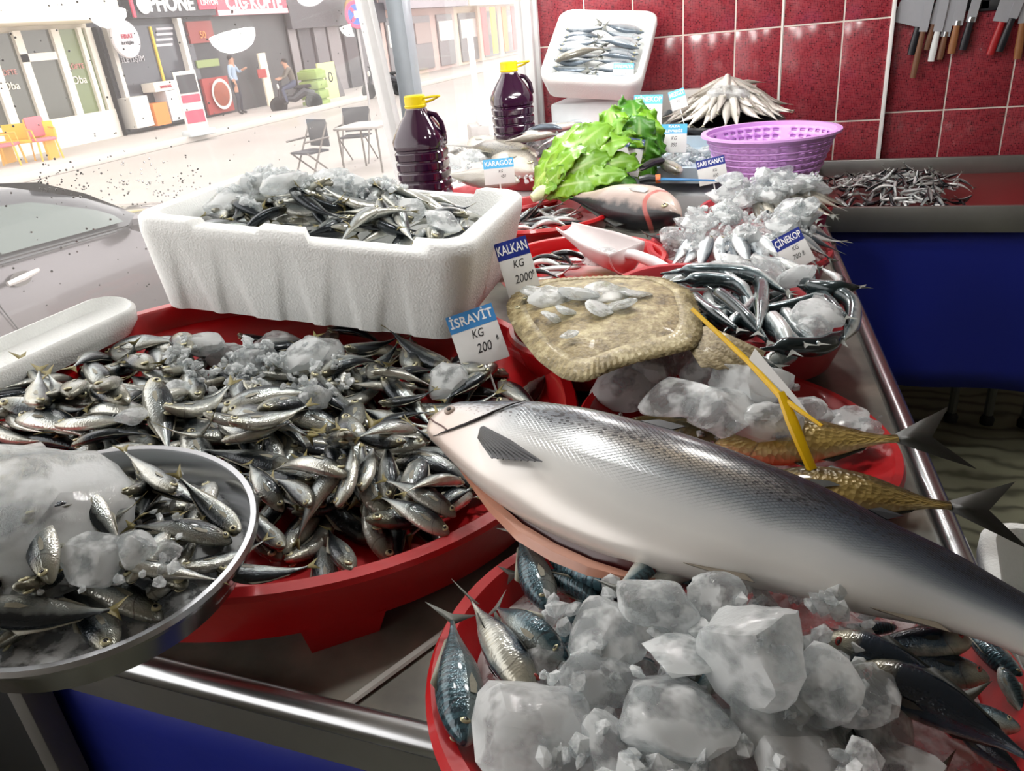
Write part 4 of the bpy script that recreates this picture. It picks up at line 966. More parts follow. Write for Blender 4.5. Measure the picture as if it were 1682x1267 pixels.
def crushed(name, pts, label, m=None, parent=None):
    """many little shards in one mesh: pts = (pos, size)"""
    mb = MB()
    base = [ice_chunk_mesh(900 + k, .8, .3, 1) for k in range(4)]
    for p, s in pts:
        g = base[rng.randrange(4)]; R = Matrix.Rotation(rng.uniform(0, 6.3), 3, Vector((rng.gauss(0, 1), rng.gauss(0, 1), rng.gauss(0, 1))).normalized()); sc_ = Vector((s * rng.uniform(.6, 1.3), s * rng.uniform(.6, 1.3), s * rng.uniform(.5, 1)))
        mb.add([Vector(p) + R @ Vector((v[0] * sc_.x, v[1] * sc_.y, v[2] * sc_.z)) for v in g.v], g.f)
    o = mb.build(name, m or M_shard, parent, angle=.4); stuff(o); tag(o, label, 'ice'); return o
def shards(pile, cx, cy, rx, ry, n, s0, s1, M=None):
    out = []
    for k in range(n):
        a, r = rng.uniform(0, 2 * PI), math.sqrt(rng.random()); x, y = cx + rx * r * math.cos(a), cy + ry * r * math.sin(a); s = rng.uniform(s0, s1)
        z = pile.blob(x, y, s * 1.0, .6)
        if z is None: continue
        p = Vector((x, y, z + s * .3)); out.append((M @ p if M else p, s))
    return out
# front red bowl: big lumps
LC = 'big cloudy lump of ice piled on the mackerel in the front bowl'
for px, py, z, r, k, fl in ((868, 1195, 1.060, 92, 0, .8), (1000, 1030, 1.065, 78, 1, .7), (1225, 1060, 1.085, 118, 3, .8), (1080, 1000, 1.07, 70, 4, .7), (1110, 1180, 1.06, 95, 2, .7), (1290, 1180, 1.055, 95, 5, .7), (980, 1120, 1.055, 62, 7, .8), (1180, 1250, 1.05, 90, 8, .6), (1390, 1130, 1.055, 62, 10, .6), (1030, 1250, 1.05, 85, 6, .6), (1330, 1260, 1.04, 85, 9, .6), (1180, 990, 1.07, 50, 11, .7), (1440, 1190, 1.03, 60, 1, .6), (1450, 1265, 1.02, 70, 2, .6), (940, 1270, 1.04, 70, 4, .6), (1120, 1080, 1.075, 66, 6, .7), (890, 1080, 1.04, 46, 5, .8), (1090, 1290, 1.06, 80, 7, .6), (1330, 1130, 1.07, 60, 8, .7)):
    ice_px(px, py, z, r, LC, 'ice lumps in the front bowl', k, fl)
crushed('crushed_ice', [(Vector(onz(rng.uniform(890, 1440), rng.uniform(960, 1300), rng.uniform(1.02, 1.075))), rng.uniform(.006, .016)) for _ in range(260)], 'small broken ice between the lumps in the front red bowl')
coreC = MB().grid([[(C_C.x + CR * .9 * f * math.cos(t), C_C.y + CR * .9 * f * math.sin(t), C_C.z - .03 + .045 * (1 - f * f) + .006 * math.sin(7 * t + 17 * f)) for f in np.linspace(.01, 1, 12)] for t in np.linspace(0, 2 * PI, 40, endpoint=False)], closed_u=True).build('crushed_ice', M_shard)
tag(stuff(coreC), 'packed crushed ice filling the front red bowl under the lumps', 'ice')
mk('blue_mackerel', (1560, 1180), (1700, 1290), 1.02, 1.01, .2, 'short dark mackerel back below the longest one', 20, 0)
mk('mackerel', (1600, 1165), (1420, 1140), 1.03, 1.015, .2, 'pale bellied mackerel between the two dark backs', -80, 1)
mk('mackerel', (1690, 1130), (1560, 1010), 1.0, 1.0, .2, 'grey mackerel tucked under the salmon tail', 60, 0)
# steel bowl
ice_px(25, 855, 1.142, 150, 'large milky slab of ice leaning in the steel bowl', None, 0, .55); ice_px(-60, 800, 1.135, 120, 'milky block of ice at the far edge of the steel bowl', None, 3, .6)
ice_px(165, 915, 1.124, 52, 'clear lump of ice among the fish of the steel bowl', None, 1, .9); ice_px(225, 905, 1.12, 40, 'rounded clear ice lump beside the clear lump in the steel bowl', None, 4, .8)
for px, py, r in ((60, 950, 40), (115, 945, 32), (270, 905, 28), (20, 960, 36), (195, 940, 26)): ice_px(px, py, 1.105, r, 'small wet ice lump along the front wall of the steel bowl', 'ice along the steel bowl wall', None, .7)
coreB = MB().grid([[(BC.x + BR * .93 * f * math.cos(t), BC.y + BR * .93 * f * math.sin(t), BC.z - .030 + .012 * (1 - f * f) + .004 * math.sin(7 * t + 17 * f) - math.tan(math.radians(7)) * BR * .93 * f * math.cos(t)) for f in np.linspace(.01, 1, 10)] for t in np.linspace(0, 2 * PI, 36, endpoint=False)], closed_u=True).build('crushed_ice', M_shard)
tag(stuff(coreB), 'packed wet ice lining the stainless steel bowl under the fish', 'ice')
crushed('crushed_ice', [(Vector(onz(rng.uniform(0, 300), rng.uniform(775, 975), rng.uniform(1.10, 1.12))), rng.uniform(.004, .009)) for _ in range(90)], 'fine broken ice scattered in the stainless steel bowl')
# on the big tray
LA_ = 'clear chunk of ice lying on the horse mackerel of the red tray'
for px, py, r in ((300, 570, 48), (375, 590, 34), (350, 610, 30), (455, 580, 46), (500, 600, 42), (540, 615, 36), (430, 610, 40), (735, 640, 40), (290, 660, 24), (265, 540, 30), (520, 645, 34), (215, 690, 20)):
    p = pileA.hit(px, py); d = np.linalg.norm(p - EYE); rr = r * d / F_PX; z = pileA.blob(p[0], p[1], rr * .8, .6)
    ice((p[0], p[1], z + rr * .25), rr, LA_, 'ice chunks on the red tray', None, .8)
pc = np.array([A_px(380, 590, .02), A_px(480, 610, .02)])
crushed('crushed_ice', shards(pileA, pc[0][0], pc[0][1], .13, .07, 170, .005, .012) + shards(pileA, pc[1][0], pc[1][1], .10, .08, 110, .005, .011), 'crushed ice heaped on the horse mackerel of the red tray')
# big styrofoam box
for x, y, r in ((-.17, .02, .055), (-.06, .06, .06), (-.13, .10, .05), (.0, .02, .05), (.03, .11, .05), (-.08, -.07, .05), (-.22, -.05, .045), (.15, -.02, .035), (.22, -.04, .04), (-.2, .12, .04)):
    z = pileX.blob(x, y, r * .8, .6); o = ice(BXM @ Vector((x, y, z + r * .25)), r, 'glassy chunk of ice on the fish in the big styrofoam box', 'ice in the big styrofoam box', None, .75)
crushed('crushed_ice', shards(pileX, -.08, .03, .2, .13, 240, .005, .013, BXM), 'crushed ice over the fish in the big styrofoam box')
# ================================================================ turbot
def turbot_mat(name, c0, c1, c2, sc=30):
    m, nt, b = new_mat(name); tc = N(nt, 'ShaderNodeTexCoord')
    no = N(nt, 'ShaderNodeTexNoise', i_Scale=sc, i_Detail=6.0, i_Roughness=.7); L(nt, tc.outputs['Object'], no.inputs['Vector'])
    r = ramp(nt, [(.32, srgb(c0)), (.5, srgb(c1)), (.66, srgb(c2))]); L(nt, no.outputs['Fac'], r.inputs[0]); L(nt, r.outputs[0], b.inputs['Base Color'])
    b.inputs['Roughness'].default_value = .55; b.inputs['Coat Weight'].default_value = .06
    vo = N(nt, 'ShaderNodeTexVoronoi', i_Scale=160.0); L(nt, tc.outputs['Object'], vo.inputs['Vector']); bp = N(nt, 'ShaderNodeBump', i_Strength=.6, i_Distance=.002); L(nt, vo.outputs['Distance'], bp.inputs['Height']); L(nt, bp.outputs[0], b.inputs['Normal'])
    return m
M_tb = turbot_mat('turbot_skin', '#3f3320', '#8c7c56', '#bcb088', 30); M_tf = turbot_mat('turbot_fin', '#63573a', '#968862', '#bdb28c', 40)
out_px = [(834, 500), (850, 476), (888, 462), (950, 457), (1020, 454), (1090, 458), (1135, 480), (1150, 520), (1152, 548), (1140, 572), (1090, 585), (1040, 596), (1000, 610), (962, 628), (925, 622), (885, 592), (850, 548), (836, 520)]
TZ = 1.085
ow = [onz(a, b, TZ) for a, b in out_px]; ctr = np.mean(ow, axis=0)
def ring_pts(n):
    q = np.array(ow + [ow[0]]); d = np.concatenate([[0], np.cumsum(np.linalg.norm(np.diff(q, axis=0), axis=1))]); u = np.linspace(0, d[-1], n, endpoint=False)
    r = np.stack([np.interp(u, d, q[:, k]) for k in range(3)], axis=1)
    for _ in range(6): r = .25 * np.roll(r, 1, 0) + .5 * r + .25 * np.roll(r, -1, 0)
    return r
NR = 220; RG = ring_pts(NR); rows = []
tbm = Vector(ctr)
for f, dz in ((.02, .026), (.25, .0255), (.45, .0235), (.62, .0195), (.76, .014), (.86, .009), (.93, .005), (.985, .0)):
    rows.append([Vector(ctr + (p - ctr) * f) + Vector((0, 0, dz + (f > .7) * .0008 * (i % 2))) - tbm for i, p in enumerate(RG)])
rows.append([Vector(ctr + (p - ctr) * .90) + Vector((0, 0, -.008)) - tbm for p in RG]); rows.append([Vector(ctr + (p - ctr) * .1) + Vector((0, 0, -.016)) - tbm for p in RG])
tb_ = MB().grid([[rows[j][i] for j in range(len(rows))] for i in range(NR)], closed_u=True).build('turbot', M_tb, angle=None); tb_.location = tbm
tag(tb_, 'flat mottled brown turbot lying under the dark blue price card', 'fish')
fr_ = MB()
rr_ = [[Vector(ctr + (p - ctr) * (f + .012 * (i % 2) * (f > .99))) + Vector((0, 0, dz + (.0026 if i % 2 else .0004) * (j > 0))) - tbm for j, (f, dz) in enumerate(((.79, .0135), (.87, .0098), (.94, .0056), (1.01, -.001)))] for i, p in enumerate(RG)]
fr_.grid(rr_, closed_u=True); fo = fr_.build('fringe_fin', M_tf, tb_); fo.modifiers.new('thickness', 'SOLIDIFY').thickness = .0006
t0, t1 = onz(1140, 540, TZ), onz(1205, 590, TZ - .01); ax = _n(t1 - t0); sd = np.array([-ax[1], ax[0], 0]); gp = []
for k in range(13):
    f = k / 12 * 2 - 1; gp.append([Vector(t0 + sd * (.022 * f)) - tbm, Vector(t0 + ax * .035 + sd * (.036 * f)) - tbm + Vector((0, 0, .002 * (k % 2))), Vector(t1 + ax * .03 * (1 - f * f) + sd * (.055 * f)) - tbm + Vector((0, 0, .003 * (k % 2)))])
to = MB().grid(gp).build('tail_fin', turbot_mat('turbot_tail', '#54482f', '#8a7c5c', '#a89c7a', 80), tb_); to.modifiers.new('thickness', 'SOLIDIFY').thickness = .0015
for q in (onz(850, 505, TZ + .02), onz(862, 490, TZ + .022)): link('eye', eye_mesh(M_iris, mat('pupil', '#050506'), .006), tb_, Matrix.Translation(Vector(q) - tbm))
for k, (px, py, r, z) in enumerate(((905, 490, 34, .034), (950, 485, 40, .036), (1000, 480, 42, .036), (1045, 482, 30, .032), (930, 510, 26, .036), (985, 508, 28, .037), (1020, 500, 30, .036), (880, 480, 26, .028), (935, 550, 15, .034), (905, 520, 24, .034))):
    ice_px(px, py, TZ + z - .004, r * 1.0, 'flat clear piece of ice melting on the turbot', 'ice on the turbot', None, .32)

# ================================================================ carp bowl behind the salmon
def lying(kind, a, b, za, zb, label, roll, var=0, parts=2, group=None, st=.86):
    h, t = Vector(onz(*a, za)), Vector(onz(*b, zb)); return spawn(kind, lay(h, t, roll), (h - t).length * st, label, 'fish', group, var, parts)
lying('carp', (1150, 730), (1500, 720), 1.005, 1.0, 'pale brown carp lying in the ice with its tail lifted over the rim', 68)
lying('carp', (1220, 790), (1590, 835), 1.0, .985, 'dark golden carp with a black forked tail hanging over the pipe edge', 70)
lying('carp', (1010, 690), (1290, 745), .985, .985, 'golden carp mostly covered by ice behind the salmon', -80)
LD = 'rough clear lump of ice heaped in the carp bowl'
for px, py, z, r, k in ((1025, 640, 1.0, 50, 0), (1075, 622, 1.01, 48, 4), (1110, 660, 1.025, 66, 1), (1165, 620, 1.02, 44, 2), (1175, 680, 1.03, 62, 5), (1230, 640, 1.03, 66, 3), (1255, 700, 1.02, 56, 7), (1300, 690, 1.0, 42, 8), (1060, 600, 1.02, 30, 9), (1210, 595, 1.02, 30, 10), (1140, 600, 1.015, 34, 11), (1390, 700, .965, 36, 6), (1350, 690, .965, 32, 1), (1420, 715, .96, 24, 4)):
    ice_px(px, py - 6, z + .008, r * 1.08, LD, 'ice in the carp bowl', k, .85)
crushed('crushed_ice', [(Vector(onz(rng.uniform(1000, 1310), rng.uniform(620, 740), rng.uniform(.975, 1.01))), rng.uniform(.005, .013)) for _ in range(110)] + [(Vector(onz(rng.uniform(1330, 1450), rng.uniform(680, 740), .955)), rng.uniform(.004, .009)) for _ in range(40)], 'small broken ice around the carp in the red bowl')
# yellow price card holder seen from its edge
M_yel = mat('yellow_plastic', '#e0b400', .35); M_card = mat('card_white', '#dcdcda', .35)
hd = empty('price_card_holder', Vector(onz(1330, 765, 1.02))); tag(hd, 'yellow plastic price card holder stuck in the carp bowl ice', 'card holder')
o3 = hd.location
dcam = np.linalg.norm(np.array(o3) - EYE)
def hp(px, py, dd=0.0): return Vector(EYE + ray(px, py) * (dcam + dd)) - o3
A1, A2, A3, A4, A5 = hp(1137, 508, .10), hp(1230, 595, .06), hp(1285, 655, .02), hp(1350, 700, .0), hp(1300, 650, .03)
MB().tube([A1, A2, A3, A4], [.0036, .0046, .005, .0025], 8, flat=.7).build('clip_bar', M_yel, hd)
MB().tube([hp(1282, 645, .02), hp(1300, 690, .01), hp(1318, 735, 0), hp(1334, 772, 0)], [.006, .0088, .008, .0075], 8, flat=.6).build('spike', M_yel, hd)
MB().add([A2 + Vector((0, 0, .004)), hp(1240, 572, .08), hp(1310, 655, .04), hp(1335, 690, .01), hp(1240, 574, .083), hp(1311, 656, .043)], [(0, 1, 2, 3), (1, 4, 5, 2)]).build('card', M_card, hd)

# ================================================================ garfish bowl
def gar_mat():
    m, nt, b = new_mat('garfish_skin'); at = N(nt, 'ShaderNodeAttribute', attribute_name='fc'); sp = N(nt, 'ShaderNodeSeparateXYZ'); L(nt, at.outputs['Vector'], sp.inputs[0]); oi = N(nt, 'ShaderNodeObjectInfo')
    tc = N(nt, 'ShaderNodeTexCoord'); no = N(nt, 'ShaderNodeTexNoise', i_Scale=60.0, i_Detail=3.0); L(nt, tc.outputs['Object'], no.inputs['Vector'])
    t = mathn(nt, 'ADD', sp.outputs[1], mathn(nt, 'ADD', mathn(nt, 'MULTIPLY', mathn(nt, 'SUBTRACT', oi.outputs['Random'], .5), 1.6), mathn(nt, 'MULTIPLY', mathn(nt, 'SUBTRACT', no.outputs['Fac'], .5), .8)))
    mr = N(nt, 'ShaderNodeMapRange', i_1=-1.0, i_2=1.0); L(nt, t, mr.inputs[0])
    r = ramp(nt, [(.2, srgb('#dfe4e3')), (.52, srgb('#aab4b5')), (.68, srgb('#56656a')), (.9, srgb('#1f2b2e'))]); L(nt, mr.outputs[0], r.inputs[0]); L(nt, r.outputs[0], b.inputs['Base Color'])
    b.inputs['Metallic'].default_value = .45; b.inputs['Roughness'].default_value = .22; b.inputs['Coat Weight'].default_value = .4
    return m
M_gar = gar_mat()
def spline(pts, n=22):
    pts = np.array(pts, float); d = np.concatenate([[0], np.cumsum(np.linalg.norm(np.diff(pts, axis=0), axis=1))])
    u = np.linspace(0, d[-1], n); return [Vector([float(smooth_interp(d, pts[:, k], [x])[0]) for k in range(3)]) for x in u]
GARL = 'long thin silver garfish curled in the pinkish red bowl'
def garfish(pts3, r=.0105):
    P = spline(pts3); o = P[len(P) // 2].copy(); n = len(P); rad = []
    for i in range(n):
        f = i / (n - 1); rad.append(r * (.16 + .9 * f / .25 if f < .25 and f > .16 else .14 + .2 * f / .16 if f <= .16 else 1.0 if f < .72 else max(.22, 1 - (f - .72) / .28 * .8)))
    rad = [min(x, r) for x in rad]
    g = MB().tube([p - o for p in P], rad, 10, flat=1.15, attr=True).build('garfish', M_gar, attr=True, angle=None); g.location = o; tag(g, GARL, 'fish', 'garfish in the bowl')
    tdir = (P[-1] - P[-2]).normalized(); sd_ = tdir.cross(Vector((0, 0, 1))).normalized(); e = P[-1] - o
    MB().add([e + Vector((0, 0, .002)), e + tdir * .022 + sd_ * .012, e + tdir * .012, e + tdir * .022 - sd_ * .012, e - Vector((0, 0, .002))], [(0, 1, 2), (0, 2, 3), (4, 2, 1), (4, 3, 2)]).build('tail_fin', M_gtail, g)
    return g
GZ = E_C.z
hand_g = [[(1085, 450), (1140, 445), (1230, 450), (1290, 480)], [(1160, 470), (1200, 500), (1260, 560)], [(1190, 545), (1230, 510), (1255, 480)], [(1280, 500), (1300, 530), (1330, 560), (1345, 565)], [(1215, 440), (1245, 460), (1250, 500), (1245, 545)],
    [(1310, 470), (1370, 475), (1410, 472)], [(1245, 575), (1290, 570), (1340, 570), (1390, 545)], [(1160, 500), (1165, 530), (1195, 520), (1185, 490)], [(1255, 600), (1290, 585), (1320, 570)], [(1250, 530), (1280, 550), (1320, 565)], [(1100, 465), (1150, 460), (1200, 465), (1240, 500)],
    [(1150, 440), (1180, 450), (1220, 480), (1230, 520)], [(1200, 560), (1230, 590), (1270, 600)], [(1290, 455), (1330, 470), (1360, 500), (1390, 520)], [(1130, 480), (1160, 510), (1210, 540)], [(1260, 515), (1285, 545), (1300, 575)], [(1340, 470), (1390, 490), (1400, 530), (1385, 560)]]
for k, pl in enumerate(hand_g):
    garfish([onz(a, b, GZ + .015 + .02 * math.sin(1.3 * k + j) * .6 + .012) for j, (a, b) in enumerate(pl)], .0135)
for k in range(30):
    a = rng.uniform(0, 2 * PI); c_ = E_C + Vector((rng.gauss(0, .05), rng.gauss(0, .05), 0)); r0 = rng.uniform(.08, .15); q0 = rng.uniform(1.6, 2.6)
    garfish([(c_.x + r0 * math.cos(a + q0 * f), c_.y + r0 * .9 * math.sin(a + q0 * f), GZ - .035 + .016 * (k % 4) + .008 * math.sin(5 * f + k)) for f in np.linspace(0, 1, 5)], .012)
for px, py, z, r in ((1345, 520, .035, 36), (1335, 540, .035, 30), (1350, 500, .03, 26), (1270, 440, .03, 34), (1215, 435, .03, 34), (1310, 455, .025, 30), (1195, 445, .02, 28)):
    ice_px(px, py, GZ + z, r, 'smooth grey lump of ice on the garfish', 'ice on the garfish', None, .7)

# ================================================================ iced bowls behind: little bluefish
def iced(c, r, hgt, n_fish, kind, ln, label, group, ice_label, nbig, nsm, arc0=0.0, arc1=2 * PI, rb=.05):
    P_ = Pile(c.x - r * 1.4, c.x + r * 1.4, c.y - r * 1.4, c.y + r * 1.4, heap(c, r * 1.05, c.z - .012, hgt, 0))
    for k in range(n_fish):
        a = arc0 + (arc1 - arc0) * (k + rng.random() * .6) / n_fish; ri, ro = r * .55, r * .55 + ln
        drop_fish(P_, kind, (c.x + ri * math.cos(a), c.y + ri * math.sin(a)), (c.x + min(ro, r * 1.2) * math.cos(a + .2), c.y + min(ro, r * 1.2) * math.sin(a + .2)), ln, .015, .02, label, group, parts=1)
    core = MB().grid([[(c.x + r * .98 * f * math.cos(t), c.y + r * .98 * f * math.sin(t), c.z - .012 + hgt * (1 - f * f) + .008 * math.sin(9 * t + 20 * f) * f - .012) for f in np.linspace(0.01, 1, 12)] for t in np.linspace(0, 2 * PI, 40, endpoint=False)], closed_u=True).build('crushed_ice', M_shard)
    tag(stuff(core), ice_label + ' packed below', 'ice')
    for k in range(nbig):
        a, q = rng.uniform(0, 2 * PI), r * .75 * math.sqrt(rng.random()); x, y = c.x + q * math.cos(a), c.y + q * math.sin(a); s = rng.uniform(rb * .6, rb); z = P_.blob(x, y, s * .8, .6); ice((x, y, z + s * .2), s, 'clear angular chunk of ice: ' + ice_label, ice_label, None, .7)
    crushed('crushed_ice', shards(P_, c.x, c.y, r * .9, r * .9, nsm, .005, .013), 'loose broken bits, ' + ice_label)
    return P_
pf_ = iced(F_C, FR_, .075, 22, 'silver_fish', .11, 'small bluefish poking out of the ice behind the garfish', 'bluefish in the iced bowl', 'ice heap behind the garfish bowl', 16, 190, -2.4, 1.2)
pg_ = iced(G_C, GR, .065, 14, 'sea_bass', .11, 'little brown fish around the iced bowl by the basket', 'fish in the iced bowl by the basket', 'ice heap in front of the purple basket', 14, 120, -1.9, 1.6, .06)

# ================================================================ shallow red trays: slim little fish, scoop, fish head
def scatter(c, r, n, kind, ln, z, label, group, amin=0, amax=2 * PI, parts=0):
    P_ = Pile(c.x - r, c.x + r, c.y - r, c.y + r, lambda X, Y: 0 * X + z)
    for k in range(n):
        a, q = rng.uniform(amin, amax), r * .75 * math.sqrt(rng.random()); an = rng.gauss(.1, .5) + (PI if rng.random() < .5 else 0); x, y = c.x + q * math.cos(a), c.y + q * math.sin(a)
        drop_fish(P_, kind, (x + math.cos(an) * ln / 2, y + math.sin(an) * ln / 2), (x - math.cos(an) * ln / 2, y - math.sin(an) * ln / 2), ln, .011, .014, label, group, parts=parts)
scatter(H_C, HR * .9, 11, 'anchovy', .12, H_C.z - .034, 'slim little fish lying loose on the shallow red tray', 'slim fish on the shallow red tray', 1.8, 4.2, parts=1)
scatter(H2_C, .19, 26, 'anchovy', .13, H2_C.z - .045, 'slim dark fish in the red tray below the lettuce', 'slim fish below the lettuce', parts=1)
# scoop
M_scoop = mat('scoop_plastic', '#dcd3d3', .4)
so = onz(990, 400, 1.06); sco = empty('plastic_scoop', so, (0, 0, math.radians(-28))); tag(sco, 'white plastic scoop resting on the shallow red tray', 'scoop')
P = []
for i in range(25):
    t = -PI * .5 + PI * i / 24 * 1.0; row = []
    for j in range(9):
        f = j / 8; x = .075 - .20 * f * (1 - .25 * abs(math.sin(t)) ** 3 * 0); R = .062 * (1 - .35 * max(0, f - .45) / .55) * (1 if f < .9 else .95)
        hgt = 1 - .55 * max(0, f - .35) / .65
        y = R * math.sin(t) * (1 - .35 * max(0, f - .3)); z = -R * math.cos(t) * hgt + .03 * f
        row.append((x, y, z))
    P.append(row)
o = MB().grid(P).build('scoop_bowl', M_scoop, sco); o.modifiers.new('thickness', 'SOLIDIFY').thickness = .0025
o = MB().add([(.075, 0, 0)] + [(.075, .062 * math.sin(-PI / 2 + PI * i / 24), -.062 * math.cos(-PI / 2 + PI * i / 24)) for i in range(25)], [(0, i, i + 1) for i in range(1, 25)]).build('scoop_back', M_scoop, sco); o.modifiers.new('thickness', 'SOLIDIFY').thickness = .0025
MB().tube([(.07, 0, -.015), (.10, 0, -.014), (.15, 0, -.022), (.185, 0, -.032)], [.011, .0125, .0135, .012], 12).build('handle', mat('scoop_handle', '#e6e4e6', .35), sco)
MB().lathe([(.052, -.018), (.03, .004), (0, .01)], 20, cen=(0, 0, -.022)).build('ice_fill', M_shard, sco)
# big fish head with the cut body
pal = lying('pale_fish', (1128, 356), (935, 322), 1.065, 1.065, 'pale pink cut fish with a black back lying by the scoop', 112, 0, 2, st=.97)
lying('blue_mackerel', (1125, 405), (1060, 385), 1.04, 1.04, 'dark fish end showing under the pale pink fish', 40, 0)
# ================================================================ big fish and ice by the window and at the back
LW = 'large grey sea bass lying on ice by the window'
KC = Vector((-.98, 2.36, 1.06))
bowl('red_tray', Vector((-.96, 2.42, 1.035)), .23, .05, M_redp, 'red tray of large grey fish behind the styrofoam box', cat='tray', rim=.012, base=.8)
for a, b, za, zb, rl, lb in (((865, 300), (720, 285), 1.10, 1.10, -80, 'grey sea bass with a reddish gill behind the styrofoam box'), ((890, 260), (760, 240), 1.10, 1.08, 80, 'grey sea bass under the blue price card by the window'), ((885, 285), (800, 250), 1.09, 1.09, -75, 'smaller grey fish beside the lettuce stems'), ((760, 245), (720, 262), 1.07, 1.06, 60, 'dark tail end of a fish by the front bottle'), ((765, 232), (850, 250), 1.08, 1.08, 70, 'dark fish with an open mouth near the red tray edge')):
    lying('sea_bass', a, b, za, zb, lb, rl)
for px, py, r in ((825, 240, 24), (875, 240, 26), (850, 255, 20), (780, 255, 20), (740, 265, 20), (900, 235, 18)): ice_px(px, py, 1.095, r, 'white lump of ice among the grey fish by the window', 'ice by the window', None, .8)
crushed('crushed_ice', [(Vector(onz(rng.uniform(730, 900), rng.uniform(240, 300), 1.075)), rng.uniform(.006, .014)) for _ in range(110)], 'crushed ice under the grey fish by the window')
bowl('red_tray', Vector((-.93, 2.78, 1.055)), .19, .05, M_redp, 'red tray by the second bottle filled with pale fish', cat='tray', rim=.012, base=.8)
for k in range(26):
    px, py = rng.uniform(870, 1010), rng.uniform(150, 225); z = 1.10; p = onz(px, py, z)
    if p[1] > 3.0: p = onz(px, py, 1.17)
    if p[1] > 3.1 or p[0] < -1.05: continue
    an = rng.gauss(-.3, .5); ln = rng.uniform(.14, .2)
    spawn(rng.choice(['silver_fish', 'whiting', 'silver_fish']), lay(Vector(p) + Vector((math.cos(an) * ln / 2, math.sin(an) * ln / 2, 0)), Vector(p) - Vector((math.cos(an) * ln / 2, math.sin(an) * ln / 2, .01)), 90 * rng.choice([1, -1]) + rng.gauss(0, 10)), ln, 'pale silver fish spread below the tilted box at the back', 'fish', 'pale fish at the back', None, 0)
bowl('red_tray', Vector((-.72, 2.92, 1.08)), .17, .06, M_redp, 'red tray below the tilted styrofoam box', cat='tray', rim=.012, base=.8)
# pale sloping tray with rock bass and ice
pt = MB().box(-.17, .17, -.19, .19, 0, .012, bev=.003).box(-.172, -.158, -.19, .19, 0, .05).box(.158, .172, -.19, .19, 0, .05).box(-.17, .17, .178, .192, 0, .05).box(-.17, .17, -.192, -.178, 0, .05).build('pale_tray', mat('pale_blue_plastic', '#aab9c4', .35)); tag(pt, 'pale blue grey tray of ice behind the second lettuce', 'tray')
pt.location = (-.44, 2.72, 1.055); pt.rotation_euler = (math.radians(6), 0, math.radians(-8))
for k in range(12):
    p = Vector((-.44 + rng.uniform(-.11, .11), 2.72 + rng.uniform(-.13, .13), 1.09)); s = rng.uniform(.025, .045); ice(p, s, 'rough ice lump filling the pale tray', 'ice in the pale tray', None, .7)
crushed('crushed_ice', [(Vector((-.44 + rng.uniform(-.14, .14), 2.72 + rng.uniform(-.16, .16), 1.085)), rng.uniform(.006, .014)) for _ in range(130)], 'crushed ice filling the pale tray behind the lettuce')
lying('sea_bass', (1150, 215), (1080, 205), 1.13, 1.13, 'dark grey fish on the ice of the pale tray', 80, parts=1); lying('sea_bass', (1120, 285), (1080, 262), 1.09, 1.09, 'small brown fish by the knife on the ice', 75, parts=1)
lying('silver_fish', (1120, 170), (1085, 195), 1.16, 1.15, 'blue black fish beside the whiting bowl', 60, parts=1)
ice_px(1190, 160, 1.235, 42, 'rounded cloudy block of ice on top of the whiting', None, 1, .9)
for k in range(8): 
    p = FBM @ Vector((rng.uniform(-.11, .11), rng.uniform(-.06, .06), .05 + .008 * k)); an = rng.uniform(0, 6.3)
    spawn('mackerel', lay(p + Vector((math.cos(an) * .08, math.sin(an) * .08, 0)), p - Vector((math.cos(an) * .08, math.sin(an) * .08, 0)), 80), .15, 'grey fish lying in the styrofoam box by the aisle', 'fish', 'fish in the aisle box', None, 1)
# ================================================================ lettuce
def leaf_mat(name, c0, c1, c2):
    m, nt, b = new_mat(name); tc = N(nt, 'ShaderNodeTexCoord'); at = N(nt, 'ShaderNodeAttribute', attribute_name='fc'); sp = N(nt, 'ShaderNodeSeparateXYZ'); L(nt, at.outputs['Vector'], sp.inputs[0])
    no = N(nt, 'ShaderNodeTexNoise', i_Scale=28.0, i_Detail=4.0); L(nt, tc.outputs['Object'], no.inputs['Vector'])
    f = mathn(nt, 'ADD', mathn(nt, 'MULTIPLY', sp.outputs[0], .8), mathn(nt, 'MULTIPLY', no.outputs['Fac'], .3))
    r = ramp(nt, [(.1, srgb(c0)), (.45, srgb(c1)), (.95, srgb(c2))]); L(nt, f, r.inputs[0])
    rib = N(nt, 'ShaderNodeMapRange', i_1=.03, i_2=.14, i_3=.8, i_4=0.0); L(nt, mathn(nt, 'ABSOLUTE', sp.outputs[1]), rib.inputs[0])
    c = mixc(nt, mathn(nt, 'MULTIPLY', rib.outputs[0], mathn(nt, 'SUBTRACT', 1.0, sp.outputs[0])), r.outputs[0], srgb('#dbe6b0')); L(nt, c, b.inputs['Base Color']); b.inputs['Roughness'].default_value = .4
    b.inputs['Subsurface Weight'].default_value = 0.0
    bp = N(nt, 'ShaderNodeBump', i_Strength=.5, i_Distance=.004); L(nt, no.outputs['Fac'], bp.inputs['Height']); L(nt, bp.outputs[0], b.inputs['Normal'])
    return m
M_leaf = leaf_mat('lettuce_leaf', '#b0c262', '#78a31e', '#5b8f18'); M_leafd = leaf_mat('dark_lettuce_leaf', '#8fab44', '#4a831a', '#326a14')
